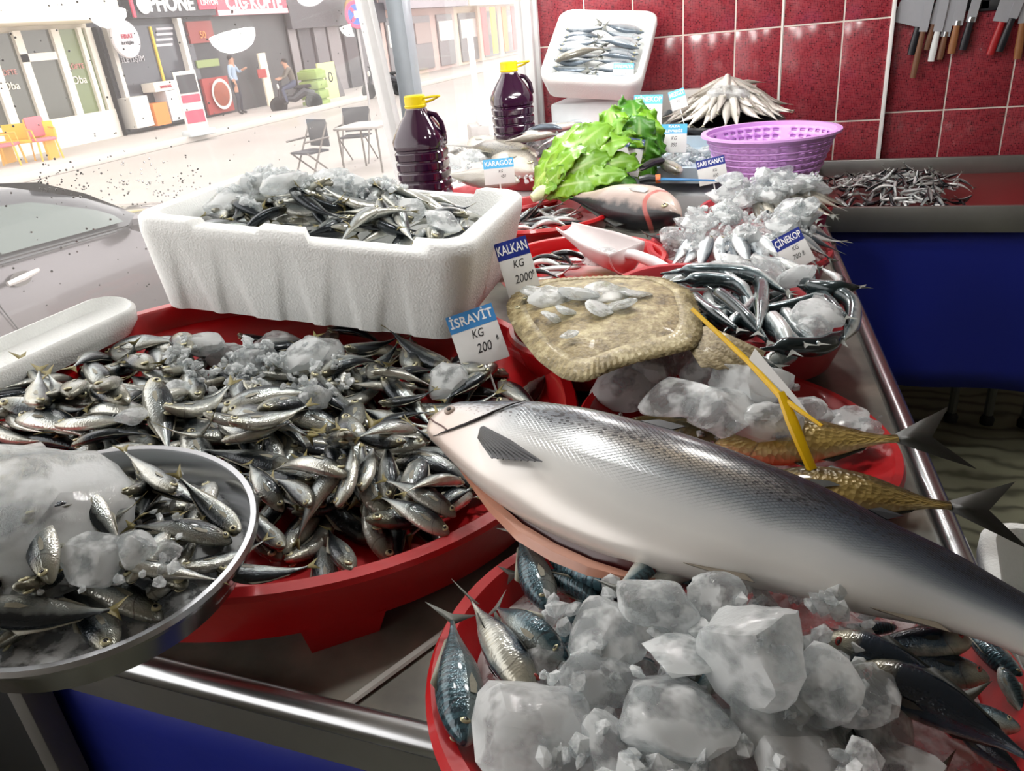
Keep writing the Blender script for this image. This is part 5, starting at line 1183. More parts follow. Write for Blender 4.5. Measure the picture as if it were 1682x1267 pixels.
def leaf(base, tip, nrm_, width, parent, m, curl=.25, seed=0, ruf=1.0):
    r = random.Random(seed); B, Tp = Vector(base), Vector(tip); ax = (Tp - B); ln = ax.length; ax.normalize(); n = Vector(nrm_); n = (n - ax * n.dot(ax)).normalized(); sd = ax.cross(n); ph = [r.uniform(0, 6.3) for _ in range(4)]
    P = []; at = []
    for i in range(29):
        u = i / 28; w = width * (.16 + .84 * math.sin(PI * min(1, (u * .78 + .08))) ** .9) * (1 if u < .92 else .8); row = []
        for j in range(15):
            v = j / 14 * 2 - 1; e = abs(v) ** 2.2
            z = ln * curl * (math.sin(PI * u * .9) * .5 - .28 * (v * v) * (1 - u) - .9 * max(0, u - .75) ** 1.5) + ruf * width * (e * (.08 * math.sin(u * 19 + ph[0]) + .06 * math.sin(u * 41 + ph[1] + 3 * v)) + .035 * math.sin(u * 26 + 5 * abs(v) + ph[2]) * abs(v))
            row.append(B + ax * (ln * (u + .02 * e * math.sin(v * 14 + ph[2]))) + sd * (w * v * .5 + .02 * width * math.sin(u * 30 + ph[3]) * e) + n * z); at.append((u, v, 0))
        P.append(row)
    o = MB().grid(P, attr=at).build('leaf', m, parent, attr=True, angle=None); o.modifiers.new('thickness', 'SOLIDIFY').thickness = .0008
    return o
lo = onz(888, 318, 1.085); dl = np.linalg.norm(lo - EYE)
le = empty('lettuce', lo); tag(le, 'leafy green lettuce head lying with its stem end by the styrofoam box', 'lettuce')
def lp(px, py, dd): return Vector(EYE + ray(px, py) * (dl + dd)) - Vector(lo)
cn = Vector(-ray(960, 270)); up = Vector((0, 0, 1))
for k, (bx_, by_, tx_2, ty_2, dd, w, dk) in enumerate(((895, 312, 1045, 300, .10, .12, 1), (892, 312, 1048, 265, .14, .14, 0), (890, 312, 1035, 228, .18, .15, 0), (888, 312, 1000, 205, .20, .15, 0), (886, 312, 965, 205, .22, .13, 0), (884, 314, 930, 235, .16, .12, 0),
        (892, 316, 1010, 318, .02, .10, 1), (890, 316, 985, 300, .0, .11, 0), (887, 314, 1000, 255, .06, .12, 0), (886, 315, 960, 240, .05, .10, 0), (885, 318, 930, 275, .0, .08, 0), (893, 318, 1030, 285, .03, .11, 0), (884, 318, 915, 305, -.02, .06, 0), (900, 305, 1040, 315, .12, .10, 1))):
    leaf(lp(bx_, by_, .0 + .01 * (k % 3)), lp(tx_2, ty_2, dd), cn * .7 + up * .6 + Vector((rng.gauss(0, .25), rng.gauss(0, .25), 0)), w * .7, le, M_leafd if dk else M_leaf, .22, 40 + k)
MB().lathe([(.012, -.03), (.022, 0), (.018, .03), (.008, .04)], 12).build('stem', mat('lettuce_stem', '#d3dcae', .4), le).rotation_euler = (0, math.radians(70), math.radians(40))
lo2 = onz(1045, 275, 1.09); d2 = np.linalg.norm(lo2 - EYE)
le2 = empty('lettuce', lo2); tag(le2, 'curly darker green lettuce head standing behind the knife', 'lettuce')
def lp2(px, py, dd): return Vector(EYE + ray(px, py) * (d2 + dd)) - Vector(lo2)
for k, (tx2, ty2, dd, w, dk, fx, fy) in enumerate(((1000, 180, .12, .12, 0, -.3, 0), (1035, 165, .16, .13, 1, 0, .4), (1062, 180, .12, .12, 0, .3, 0), (1015, 195, .05, .10, 0, -.5, -.3), (1050, 190, .04, .12, 1, .3, -.5), (1080, 215, .08, .10, 1, .6, 0), (1080, 245, .04, .09, 1, .7, -.2), (1065, 225, .0, .11, 1, .4, -.5), (1025, 215, .0, .11, 0, -.2, -.6), (1040, 200, .08, .09, 1, 0, -.2), (1078, 270, .0, .08, 1, .6, -.3))):
    leaf(lp2(1042, 285, .02), lp2(tx2, ty2, dd), Vector((fx, fy, .35)) + cn * .6, w, le2, M_leafd if dk else M_leaf, .35, 80 + k, 1.5)

# ================================================================ bottles
M_juice = mat('dark_purple_juice', '#2a0a26', .12, var=.15, coat=.6, spec=.6); M_cap = mat('yellow_cap', '#dcc400', .4); M_clearp = mat('bottle_neck', '#b9a9a9', .2)
def bottle(loc, rz, label, s=1.0):
    e = empty('juice_bottle', loc, (0, 0, rz)); tag(e, label, 'bottle', 'bottles by the window')
    pr = [(0, 0), (.066, 0), (.074, .006)]
    for k in range(5): z = .02 + .030 * k; pr += [(.077, z), (.078, z + .018), (.0735, z + .023), (.0735, z + .027)]
    pr += [(.078, .172), (.079, .195), (.070, .215), (.052, .245), (.034, .270), (.0300, .282)]
    MB().lathe([(r * s, z * s) for r, z in pr], 40, power=3.2).build('bottle_body', M_juice, e)
    MB().lathe([(.0300 * s, .282 * s), (.029 * s, .292 * s)], 24).build('neck', M_clearp, e)
    MB().lathe([(.033 * s, .286 * s), (.034 * s, .292 * s), (.032 * s, .294 * s), (.032 * s, .318 * s), (.029 * s, .321 * s), (0, .321 * s)], 24).build('cap', M_cap, e)
    MB().tube([(x * s, y * s, z * s) for x, y, z in ((.030, -.010, .312), (.055, -.012, .314), (.077, -.004, .314), (.078, .004, .314), (.055, .006, .304), (.032, .008, .298))], .0035 * s, 8).build('cap_ring', M_cap, e)
    MB().tube([(x * s, 0, z * s) for x, z in ((.036, .268), (.058, .262), (.074, .238), (.079, .205), (.076, .185))], [.008 * s] * 5, 10).build('handle', M_juice, e)
    return e
b1 = onx(680, 303, -1.135); B1 = Vector((-1.135, 2.22, 1.055))
bottle(B1, .15, 'purple juice bottle with a yellow cap just behind the big styrofoam box', 1.0)
st2 = MB().box(-.12, .12, -.12, .12, 0, .155, bev=.006).build('crate', mat('grey_crate', '#8b8d8f', .5)); st2.location = (-1.135, 2.19, .90); tag(st2, 'grey crate hidden under the front juice bottle', 'crate')
bottle(Vector((-1.125, 3.03, 1.075)), .5, 'purple juice bottle with a yellow cap by the red tray at the window post', 1.05)
st3 = MB().box(-.09, .09, -.09, .09, 0, .075, bev=.006).build('block', mat('grey_crate', '#8b8d8f', .5)); st3.location = (-1.125, 3.03, 1.0); tag(st3, 'grey block under the juice bottle at the window post', 'block')

# ================================================================ purple basket
M_pur = mat('purple_plastic', '#cf9bdc', .38, var=.05)
BK = Vector((-.125, 2.60, 1.03))
bkt = empty('plastic_basket', BK); tag(bkt, 'light purple slotted plastic basket in front of the red tile wall', 'basket')
R0, R1, HB, NB = .145, .196, .145, 120
mb = MB(); zs = [0]
for k in range(6): zs += [.018 + k * .0195, .018 + k * .0195 + .008]
zs += [HB - .012]
for i in range(len(zs) - 1):
    hole = i % 2 == 1
    for k in range(NB):
        if hole and k % 3 != 0 and (k // 3) % 8 != 0: continue
        a0, a1 = 2 * PI * k / NB, 2 * PI * (k + 1) / NB; r0, r1 = R0 + (R1 - R0) * zs[i] / HB, R0 + (R1 - R0) * zs[i + 1] / HB
        mb.add([(r0 * math.cos(a0), r0 * math.sin(a0), zs[i]), (r0 * math.cos(a1), r0 * math.sin(a1), zs[i]), (r1 * math.cos(a1), r1 * math.sin(a1), zs[i + 1]), (r1 * math.cos(a0), r1 * math.sin(a0), zs[i + 1])], [(0, 1, 2, 3)])
bw2 = mb.mesh('basket_wall', M_pur); bmx = bmesh.new(); bmx.from_mesh(bw2); bmesh.ops.remove_doubles(bmx, verts=bmx.verts[:], dist=.0003); bmesh.ops.recalc_face_normals(bmx, faces=bmx.faces[:]); bmx.to_mesh(bw2); bmx.free(); o = link('basket_wall', bw2, bkt); o.modifiers.new('thickness', 'SOLIDIFY').thickness = .003
MB().lathe([(R1 - .006, HB - .016), (R1 - .004, HB), (R1 + .012, HB), (R1 + .013, HB - .006), (R1 + .002, HB - .008), (R1 - .003, HB - .016)], 72, cap=False).build('rim', M_pur, bkt)
MB().lathe([(0, 0), (R0 - .002, 0), (R0 - .002, .004), (0, .004)], 48).build('basket_bottom', M_pur, bkt)
for k in range(5): z = .026 + .008 + k * .0195 + .005; r = R0 + (R1 - R0) * z / HB; MB().lathe([(r + .001, z), (r + .004, z + .003), (r + .002, z + .006)], 72, cap=False).build('band', M_pur, bkt)

# ================================================================ price cards
M_navy = mat('card_navy', '#1d2f86', .35); M_sky = mat('card_sky_blue', '#3f86c4', .35); M_cy = mat('card_cyan', '#55b6ea', .35); M_ink = mat('black_ink', '#15151a', .5); M_wtxt = mat('white_ink', '#f2f2f2', .5)
def card(TL, TR, BL, dist, hf, hm, title, lines, label, back=8.0, tsz=.7, holder=None):
    def at(p): d = ray(*p); f_ = RC @ np.array([0, 0, 1.0]); return Vector(EYE + d * dist / (d @ ray((TL[0] + TR[0]) / 2, (TL[1] + BL[1]) / 2)))
    a, b, c = at(TL), at(TR), at(BL); w, h = (b - a).length, (a - c).length; X = (b - a).normalized(); Yv = (a - c).normalized(); Zv = X.cross(Yv).normalized(); Yv = Zv.cross(X)
    M = Matrix((X, Yv, Zv)).transposed().to_4x4(); M.translation = (b + c) / 2 - Yv * (h / 2) ; M = M @ Matrix.Rotation(math.radians(-back), 4, 'X')
    e = bpy.data.objects.new('price_card', None); e.empty_display_size = .02; col.objects.link(e); e.matrix_basis = M; tag(e, label, 'price card')
    MB().box(-w / 2, w / 2, -.012, h, -.0012, .0008, bev=.0004).build('card', M_card, e)
    MB().box(-w / 2, w / 2, h * (1 - hf), h, .0006, .0011).build('card_header', hm, e)
    ts = h * hf * tsz
    tl_ = title.split('|')
    for k, t in enumerate(tl_):
        me = text_mesh(t, ts / len(tl_) * 1.05, M_wtxt, .0002, .0004 if w > .05 else 0.0); xs = [v.co.x for v in me.vertices]; bw_ = max(xs) - min(xs); f = min(1.3, w * .92 / bw_); me.transform(Matrix.Diagonal((f, 1, 1, 1)))
        o = link('lettering', me, e); o.location = (0, h * (1 - hf * (k + .5) / len(tl_)), .0013)
    for k, (t, x, y, s) in enumerate(lines):
        o = link('handwriting', text_mesh(t, h * s, M_ink, .0002, 0, .75, .25), e); o.location = (w * x, h * y, .0011)
    MB().tube([(0, -.085, -.002), (0, .02, -.002)], .002, 6).build('spike', M_card, e)
    return e
card((741, 520), (817, 494), (748, 603), 1.34, .36, M_sky, 'İSRAVİT', [('KG', .02, .50, .24), ('200', .06, .20, .27), ('₺', .38, .30, .14)], 'price card with a sky blue header reading İSRAVİT in front of the styrofoam box')
card((811, 401), (864, 385), (833, 482), 1.46, .36, M_navy, 'KALKAN', [('KG', .05, .50, .22), ('2000', .08, .20, .24), ('₺', .40, .26, .13)], 'price card with a navy header reading KALKAN by the turbot')
card((1270, 394), (1315, 370), (1287, 443), 1.76, .42, M_navy, 'ÇİNEKOP', [('KG', .08, .44, .2), ('700 ₺', .08, .18, .22)], 'price card with a navy header reading ÇİNEKOP in the ice heap')
card((1143, 265), (1190, 254), (1148, 300), 2.46, .40, M_navy, 'SARI KANAT', [('KG', .1, .4, .2), ('600', .1, .16, .22)], 'price card with a navy header partly hidden by the purple basket')
card((1085, 204), (1128, 203), (1086, 245), 2.74, .38, M_cy, 'KAYA|LEVREĞİ', [('KG', 0, .42, .22), ('350', .0, .16, .22)], 'price card with a cyan header reading KAYA LEVREĞİ')
card((1014, 222), (1056, 229), (1012, 278), 2.58, .30, mat('card_greyblue', '#4d6291', .4), 'KİNOS', [('₺', .3, .3, .2)], 'price card with a grey blue header tucked between the lettuces')
card((796, 263), (846, 258), (793, 298), 2.36, .44, M_cy, 'KARAGÖZ', [('KG', .05, .4, .2), ('450', .12, .16, .22)], 'price card with a bright blue header on the ice by the window')
card((1040, 156), (1087, 155), (1042, 200), 2.95, .34, M_cy, 'MİNEKOP', [('KG', .0, .42, .2), ('300', .0, .16, .2)], 'price card with a cyan header behind the curly lettuce')
card((1098, 152), (1124, 143), (1102, 178), 3.02, .5, M_cy, 'MEZGİT', [('KG', .0, .3, .2)], 'tilted price card with a cyan header beside the whiting bowl')
card((1008, 104), (1042, 104), (1006, 127), 3.08, .42, M_cy, 'SARDALYA', [('KG 250', .0, .28, .26)], 'small price card with a cyan header inside the tilted styrofoam box')

# ================================================================ knives on the ice
def knife_ice(a, b, c, z, handle, blade, label, accent=None):
    A, B, C_ = (Vector(onz(*p, z)) for p in (a, b, c)); o = A.copy(); e = empty('knife', o); tag(e, label, 'knife')
    X = (B - A).normalized(); sd = X.cross(Vector((0, 0, 1))).normalized()
    MB().tube([A - o, (A + B) / 2 - o + Vector((0, 0, .004)), B - o], [.013, .015, .012], 10, flat=.8).build('handle', handle, e)
    if accent: MB().tube([B - o - X * .006, B - o + X * .008], .0165, 12, flat=.8).build('collar', accent, e)
    w = .016; q = [B + sd * w, C_ + sd * w * .2, C_ - sd * w * .6, B - sd * w]
    mb = MB(); mb.add([p - o + Vector((0, 0, .0012)) for p in q] + [p - o - Vector((0, 0, .0012)) for p in q], [(0, 1, 2, 3), (7, 6, 5, 4), (0, 4, 5, 1), (1, 5, 6, 2), (2, 6, 7, 3), (3, 7, 4, 0)]); mb.build('blade', blade, e, smooth=False)
knife_ice((1050, 296), (1080, 294), (1205, 298), 1.095, mat('black_grip', '#1c2026', .45), mat('blue_blade', '#2b7cb4', .3, .3), 'knife with a black and orange handle and blue blade on the ice', mat('orange_collar', '#d0672a', .4))
knife_ice((1086, 264), (1054, 276), (1000, 290), 1.11, mat('black_grip2', '#26292b', .4), M_steel, 'knife with a plain black handle beside the lettuce')

# ================================================================ knives on the wall rack
RY = WY + .030
def wp(px, py, y=RY): return Vector(ony(px, py, y))
rk = empty('knife_rack', wp(1600, 12)); tag(rk, 'black magnetic strip holding knives on the red tile wall', 'rack')
for (x0, x1, y_) in ((1510, 1625, 16), (1610, 1760, 10)):
    p, q = wp(x0, y_), wp(x1, y_ - 3); MB().box(p.x - rk.location.x, q.x - rk.location.x, -.004, .018, p.z - rk.location.z - .018, p.z - rk.location.z + .018, bev=.003).build('strip', mat('black_strip', '#15161a', .4), rk)
M_wood = mat('brown_wood', '#6e4a33', .55, var=.25, scale=50); M_wood2 = mat('orange_wood', '#8a5a34', .5, var=.2, scale=50); M_blk = mat('knife_black', '#191a20', .4); M_redh = mat('knife_red', '#9c1c20', .4); M_bl = mat('blade_steel', '#b0b2b8', .42, .4); M_wh = mat('knife_white', '#d8dcda', .4)
def wall_knife(a, b, hm, bw, bl, label, hw=.012, ferr=False, cleaver=False, off=.016):
    A, B = wp(*a, RY - off), wp(*b, RY - off); d = (A - B).normalized(); e = empty('kitchen_knife', B); tag(e, label, 'knife')
    MB().tube([Vector((0, 0, 0)), (A - B) * .3, (A - B) * .8, A - B], [hw * .9, hw, hw * .85, hw * .8], 10, flat=.65, up=(0, 1, 0)).build('handle', hm, e)
    if ferr: MB().tube([A - B, A - B + d * .016], hw * .7, 10, up=(0, 1, 0)).build('ferrule', M_steel, e)
    sd = Vector((d.z, 0, -d.x)); o = A - B
    if cleaver: q = [o - sd * bw * .1, o - sd * bw * 1.0 + d * .012, o - sd * bw * .95 + d * bl * .45, o - sd * bw * .3 + d * bl, o + sd * bw * .35 + d * bl, o + sd * bw * .3]
    else: q = [o - sd * bw * .5, o - sd * bw * .5 + d * bl * .7, o + sd * bw * .3 + d * bl, o + sd * bw * .5 + d * bl * .9, o + sd * bw * .5]
    n = len(q); y = Vector((0, .0011, 0)); MB().add([p + y for p in q] + [p - y for p in q], [tuple(range(n)), tuple(reversed(range(n, 2 * n)))] + [(i, i + n, (i + 1) % n + n, (i + 1) % n) for i in range(n)]).build('blade', M_bl, e, smooth=False)
wall_knife((1508, 44), (1496, 90), M_blk, .085, .17, 'wide cleaver with a black handle next to the white trim', .014, cleaver=True)
wall_knife((1516, 52), (1499, 128), M_wood, .028, .16, 'knife with a long brown handle hanging lowest beside the cleaver', .011, off=.03)
wall_knife((1533, 40), (1521, 82), M_wood, .026, .16, 'knife with a plain brown handle beside the white handled knife', .0105)
wall_knife((1540, 52), (1529, 101), M_wh, .030, .15, 'knife with a straight white handle on the wall rack', .012, off=.024)
wall_knife((1552, 60), (1543, 98), M_wood, .030, .16, 'brown handled knife with a shiny ferrule next to the white handle', .0115, True)
wall_knife((1572, 42), (1562, 88), M_wood2, .034, .15, 'knife with an orange brown handle on the wall rack', .0135, True, off=.024)
wall_knife((1594, 36), (1581, 82), M_blk, .030, .15, 'slim knife with a black handle beside the orange brown handled one', .014, True)
wall_knife((1646, 36), (1626, 90), M_redh, .06, .14, 'broad blade with a red handle on the second strip', .014)
wall_knife((1663, 30), (1641, 85), M_blk, .03, .14, 'black handled knife close beside the red handled blade', .013, off=.026)
wall_knife((1680, 38), (1671, 97), M_wood2, .03, .15, 'knife with a knobbed brown wooden handle at the far end of the rack', .0135)
# ================================================================ the street outside
SZ, FXX, CBX = -.45, -17.9, -14.55
def asphalt():
    m, nt, b = new_mat('wet_asphalt'); tc = N(nt, 'ShaderNodeTexCoord'); no = N(nt, 'ShaderNodeTexNoise', i_Scale=.6, i_Detail=6.0); L(nt, tc.outputs['Object'], no.inputs['Vector'])
    n2 = N(nt, 'ShaderNodeTexNoise', i_Scale=60.0, i_Detail=2.0); L(nt, tc.outputs['Object'], n2.inputs['Vector'])
    L(nt, mixc(nt, mathn(nt, 'ADD', mathn(nt, 'MULTIPLY', no.outputs['Fac'], .7), mathn(nt, 'MULTIPLY', n2.outputs['Fac'], .3)), srgb('#8d8782'), srgb('#b9b2ac')), b.inputs['Base Color']); b.inputs['Roughness'].default_value = .45
    return m
struct(MB().box(-14.55, -3.4, -30, 140, SZ - .2, SZ).build('road', asphalt()))
M_pave = mat('pavement', '#b5aea8', .7, var=.12, scale=2)
struct(MB().box(-18.2, -14.55, -30, 140, SZ - .2, SZ + .13, bev=.03).build('pavement_far', M_pave)); struct(MB().box(-3.4, GX - .16, -30, 60, SZ - .2, SZ + .03).build('pavement_near', M_pave))
struct(MB().box(-14.75, -14.5, -30, 140, SZ, SZ + .15, bev=.02).build('kerb', mat('kerb_stone', '#c9c2bb', .7)))
# painted line and seams on the road
YR = {}
def fx(px, py, x=FXX): return onx(px, py, x)
def fbox(bl, br, tl, d0, d1, name, m, parent, x=FXX, bev=0.0):
    """upright box on the shop front: bottom-left, bottom-right and top-left pixels, depth d0..d1 out of the wall"""
    a, b, c = fx(*bl, x), fx(*br, x), fx(*tl, x)
    if parent and parent.name in YR: a[1], b[1] = (min(max(v, YR[parent.name][0]), YR[parent.name][1]) for v in (a[1], b[1]))
    o = parent.location if parent else Vector((0, 0, 0))
    return MB().box(x + d0 - o.x, x + d1 - o.x, a[1] - o.y, b[1] - o.y, min(a[2], b[2]) - o.z, c[2] - o.z, bev=bev).build(name, m, parent)
def ftext(px, py, txt, hpx, m, parent, d=.02, x=FXX, sx=1.0, name='lettering', bold=.0):
    p = fx(px, py, x); s = hpx * np.linalg.norm(p - EYE) / F_PX; o = link(name, text_mesh(txt, s, m, .01, bold, sx), parent); pr = parent.location
    o.matrix_basis = Matrix(((0, 0, 1, x + d - pr.x), (1, 0, 0, p[1] - pr.y), (0, 1, 0, p[2] - pr.z), (0, 0, 0, 1))); return o
FZ = SZ + .13
def shop(y0, y1, m, label, name='shop_building', h=7.5, x=FXX):
    e = empty(name, (x, (y0 + y1) / 2, FZ)); tag(e, label, 'building'); YR[e.name] = (y0, y1)
    MB().box(-6, -.02, -(y1 - y0) / 2, (y1 - y0) / 2, 0, h).build('wall', m, e); return e
M_wframe = mat('white_shop_frame', '#e6e0d4', .5); M_dglass = mat('dark_shop_glass', '#4f5148', .15, coat=.3); M_gglass = mat('green_shop_glass', '#6c7a4c', .2, coat=.3); M_sblack = mat('shop_black', '#2b2c33', .4); M_cream = mat('cream_awning', '#efe6cf', .6)
yA, yB, yC, yD = fx(197, 227)[1], fx(345, 26)[1], fx(464, 24)[1], fx(640, 140)[1]
s1 = shop(6.0, yA, mat('cafe_wall', '#cfc6b4', .8), 'cafe front with white framed windows and a cream awning across the street')
for bl, br, tl in (((68, 213), (80, 211), (8, 52)), ((137, 238), (148, 236), (74, 49)), ((188, 228), (200, 226), (136, 46)), ((20, 225), (34, 222), (-40, 60)), ((176, 230), (182, 229), (122, 46))): fbox(bl, br, tl, 0, .12, 'frame_post', M_wframe, s1)
fbox((30, 100), (90, 98), (29, 90), 0, .12, 'transom', M_wframe, s1); fbox((-60, 235), (200, 226), (-60, 220), 0, .15, 'sill', M_wframe, s1)
fbox((70, 215), (140, 235), (8, 52), -.05, .03, 'window_pane', M_dglass, s1); fbox((140, 228), (190, 224), (76, 50), -.05, .03, 'window_pane', M_gglass, s1); fbox((-60, 230), (68, 214), (-90, 60), -.05, .03, 'window_pane', M_dglass, s1)
for px, py in ((122, 110), (10, 120)): ftext(px, py, 'KÖFTE', 9, mat('pale_red_print', '#c9837c', .6), s1, .05); ftext(px + 6, py + 22, 'Oba', 14, mat('cream_print', '#e8e2d4', .6), s1, .05)
aw = fx(0, 45); MB().box(0, 1.3, -6, yA - s1.location.y - .05, aw[2] - FZ, aw[2] - FZ + .55, bev=.04).build('awning', M_cream, s1); MB().box(0, 1.2, -6, yA - s1.location.y - .05, aw[2] - FZ + .55, aw[2] - FZ + .9).build('sign_board', mat('yellow_sign', '#e6d33a', .5), s1)
fbox((200, 226), (206, 225), (148, 46), 0, .3, 'pillar', mat('cream_pillar', '#d9d2c4', .7), s1)
s2 = shop(yA, yB, M_sblack, 'phone shop front with a black sign reading iPHONE across the street')
fbox((207, 30), (345, 26), (196, -30), .0, .25, 'sign_board', mat('sign_black', '#34343a', .4), s2)
ftext(268, 8, 'iPHONE', 26, mat('sign_white', '#f2f2f2', .5), s2, .26, sx=1.0, bold=.02)
apn = fx(222, 8); MB().lathe([(0, 0), (.22, 0), (.26, .04), (.22, .06), (0, .06)], 20, sx=1.0).build('sign_fruit_mark', mat('sign_white', '#f2f2f2'), s2).matrix_basis = Matrix.Translation((.26, apn[1] - s2.location.y, apn[2] - FZ)) @ Matrix.Rotation(PI / 2, 4, 'Y')
fbox((316, 17), (346, 15), (315, -10), .25, .29, 'red_label', mat('sign_red', '#d84860', .5), s2); ftext(331, 6, 'LİNYON', 9, mat('sign_white', '#f2f2f2'), s2, .30); fbox((207, 30), (211, 29), (203, -5), .25, .3, 'red_edge', mat('sign_red', '#d84860'), s2)
fbox((212, 212), (345, 190), (170, 45), -.02, .03, 'window_pane', mat('phone_glass', '#3b3d46', .15, coat=.3), s2)
fbox((213, 212), (219, 211), (160, 46), .0, .2, 'frame_post', mat('striped_white', '#d6d0c8', .5), s2); fbox((320, 182), (326, 181), (290, 30), .0, .2, 'frame_post', mat('striped_white', '#d6d0c8'), s2)
fbox((270, 150), (273, 150), (241, 44), .03, .08, 'yellow_strip', mat('yellow_strip', '#d8b53a', .5), s2)
rs_ = fx(180, 67); MB().lathe([(0, 0), (.46, 0), (.48, .05), (.46, .1), (0, .1)], 28).build('round_sign', mat('round_sign_white', '#dcd8dc', .5), s2).matrix_basis = Matrix.Translation((.5, rs_[1] - s2.location.y, rs_[2] - FZ)) @ Matrix.Rotation(PI / 2, 4, 'Y')
ftext(180, 63, 'FIRAT', 8, mat('print_red', '#b0344c', .5), s2, .62); ftext(181, 74, 'İLETİŞİM', 5, mat('print_black', '#33333a', .5), s2, .62)
for px, py, t, h in ((216, 80, 'FIRAT', 10), (216, 98, 'İLETİŞİM', 10)): ftext(px, py, t, h, mat('pane_print', '#b9b6bb', .5), s2, .05)
for k in range(4): fbox((255, 50 + 9 * k), (282, 48 + 9 * k), (255, 46 + 9 * k), .03, .05, 'price_plate', mat('pane_print', '#b9b6bb'), s2)
for bl, br, tl, cm in (((203, 212), (232, 207), (193, 162), '#d8d4cc'), ((262, 200), (290, 195), (247, 152), '#c9ccd0'), ((285, 196), (312, 190), (282, 158), '#cfc7bc')): fbox(bl, br, tl, .05, .5, 'showcase', mat('case' + cm, cm, .5), s2)
fbox((235, 207), (258, 204), (229, 172), .05, .55, 'orange_box', mat('orange_box', '#e5873a', .5), s2); fbox((233, 153), (268, 148), (231, 138), .05, .5, 'white_sign', M_wframe, s2); ftext(250, 144, 'SAMSUNG', 5, mat('print_red', '#b0344c'), s2, .52)
s3 = shop(yB, yC, mat('dark_front', '#4a4a4c', .5), 'snack shop front with a pink red sign across the street')
fbox((348, 26), (470, 22), (340, -30), .0, .25, 'sign_board', mat('sign_pink', '#d0586a', .5), s3); ftext(408, 6, 'ÇİĞ KÖFTE', 24, mat('sign_white', '#f2f2f2'), s3, .26, bold=.02); fbox((348, 26), (470, 22), (348, 18), .25, .27, 'pale_edge', mat('sign_pale', '#e9b6ba', .5), s3)
fbox((310, 72), (350, 69), (305, 36), .03, .1, 'red_poster', mat('poster_red', '#8c3a36', .5), s2); ftext(328, 58, '50', 13, mat('poster_orange', '#d98a4c', .5), s2, .12)
fbox((340, 188), (382, 181), (330, 130), .03, .12, 'bowl_poster', mat('poster_crimson', '#a83c38', .5), s2)
bp_ = fx(357, 155); MB().lathe([(0, 0), (.40, 0), (.46, .06), (.42, .06), (.3, .02), (0, .02)], 24).build('bowl_print', mat('print_white', '#e8e2da', .5), s2).matrix_basis = Matrix.Translation((.13, bp_[1] - s2.location.y, bp_[2] - FZ)) @ Matrix.Rotation(PI / 2, 4, 'Y')
MB().lathe([(0, .02), (.33, .02), (.36, .05), (.2, .09), (0, .1)], 24).build('food_print', mat('print_food', '#a05038', .6, var=.5, scale=8), s2).matrix_basis = Matrix.Translation((.14, bp_[1] - s2.location.y, bp_[2] - FZ)) @ Matrix.Rotation(PI / 2, 4, 'Y')
fbox((322, 112), (358, 108), (320, 100), .03, .08, 'green_strip', mat('green_strip', '#8c9a62', .5), s2); fbox((430, 185), (441, 182), (402, 90), .3, .36, 'banner', mat('banner_cream', '#e6dcc6', .6), s3)
fbox((410, 130), (424, 128), (406, 116), .36, .38, 'banner_print', mat('poster_crimson', '#a83c38'), s3)
s4 = shop(yC, yD, mat('dark_shutters', '#5a565a', .5), 'dark grey shuttered front with tall panels across the street')
for k in range(7):
    px = 462 + 23 * k; fbox((px, 170 - 4 * k), (px + 18, 167 - 4 * k), (px - 22, 12), .0, .06 + .04 * (k % 2), 'panel', mat('panel_%d' % (k % 3), ('#6f6b6e', '#857f80', '#4c494d')[k % 3], .5), s4)
fbox((455, 50), (640, 30), (450, 10), .0, .3, 'lintel', mat('panel_2', '#4c494d'), s4)
gs = fx(545, 20); MB().lathe([(0, 0), (.38, 0), (.4, .05), (.38, .1), (0, .1)], 24).build('round_sign', mat('gold_sign', '#9a7440', .4, var=.3, scale=5), s4).matrix_basis = Matrix.Translation((.8, gs[1] - s4.location.y, gs[2] - FZ)) @ Matrix.Rotation(PI / 2, 4, 'Y')
far_cols = [('#c9b4ae', 8), ('#d8c9b8', 10), ('#bfa8a4', 8), ('#d9cdc4', 14), ('#c4b6b4', 30)]
yy = yD
for k, (cc, ln) in enumerate(far_cols):
    lab_ = ['grey shop front with white notices', 'cream front with a hanging fabric banner', 'rosy shop front with yellow and red banners', 'pale far house front beyond the banners', 'last pale row of houses down the street'][k]
    s = shop(yy, yy + ln, mat('far_wall_%d' % k, cc, .8), lab_, h=9)
    hw2 = ln / 2
    for j in range(3 if ln < 20 else 5):
        y0 = -hw2 + ln * (j + .12) / (3 if ln < 20 else 5); y1 = y0 + ln * .7 / (3 if ln < 20 else 5)
        w = MB().box(-.02, .06, y0, y1, .15, 2.5).build('shop_window', mat('far_glass', '#7d7a7c', .3), s); MB().box(.05, .1, y0 + .1, y1 - .1, 1.3, 2.2).build('notice', mat('far_notice_%d' % (j % 2), ('#e3dfda', '#a99a96')[j % 2], .6), w)
    MB().box(0, .9, -hw2 + .1, hw2 - .1, 2.8, 3.5).build('sign_board', mat('far_sign_%d' % k, ('#a09aa0', '#e8e0d0', '#d97878', '#e9dfd0', '#d8c8c8')[k], .6), s)
    if k in (1, 2):
        for j, (yq, cq) in enumerate(((-2.6, '#d24c4c'), (-1.2, '#ecd83c'), (.6, '#dd8440'), (2.2, '#c96a6a'))): MB().box(.5, .56, yq, yq + .7, .3, 2.7).build('banner', mat('hang_' + cq, cq, .6), s)
    yy += ln
far_end = MB().box(-40, 6, 0, 2, 0, 12).build('street_end_house', mat('far_end', '#d3c6c0', .8)); far_end.location = (0, 128, SZ); tag(far_end, 'pale house closing the far end of the street', 'building')
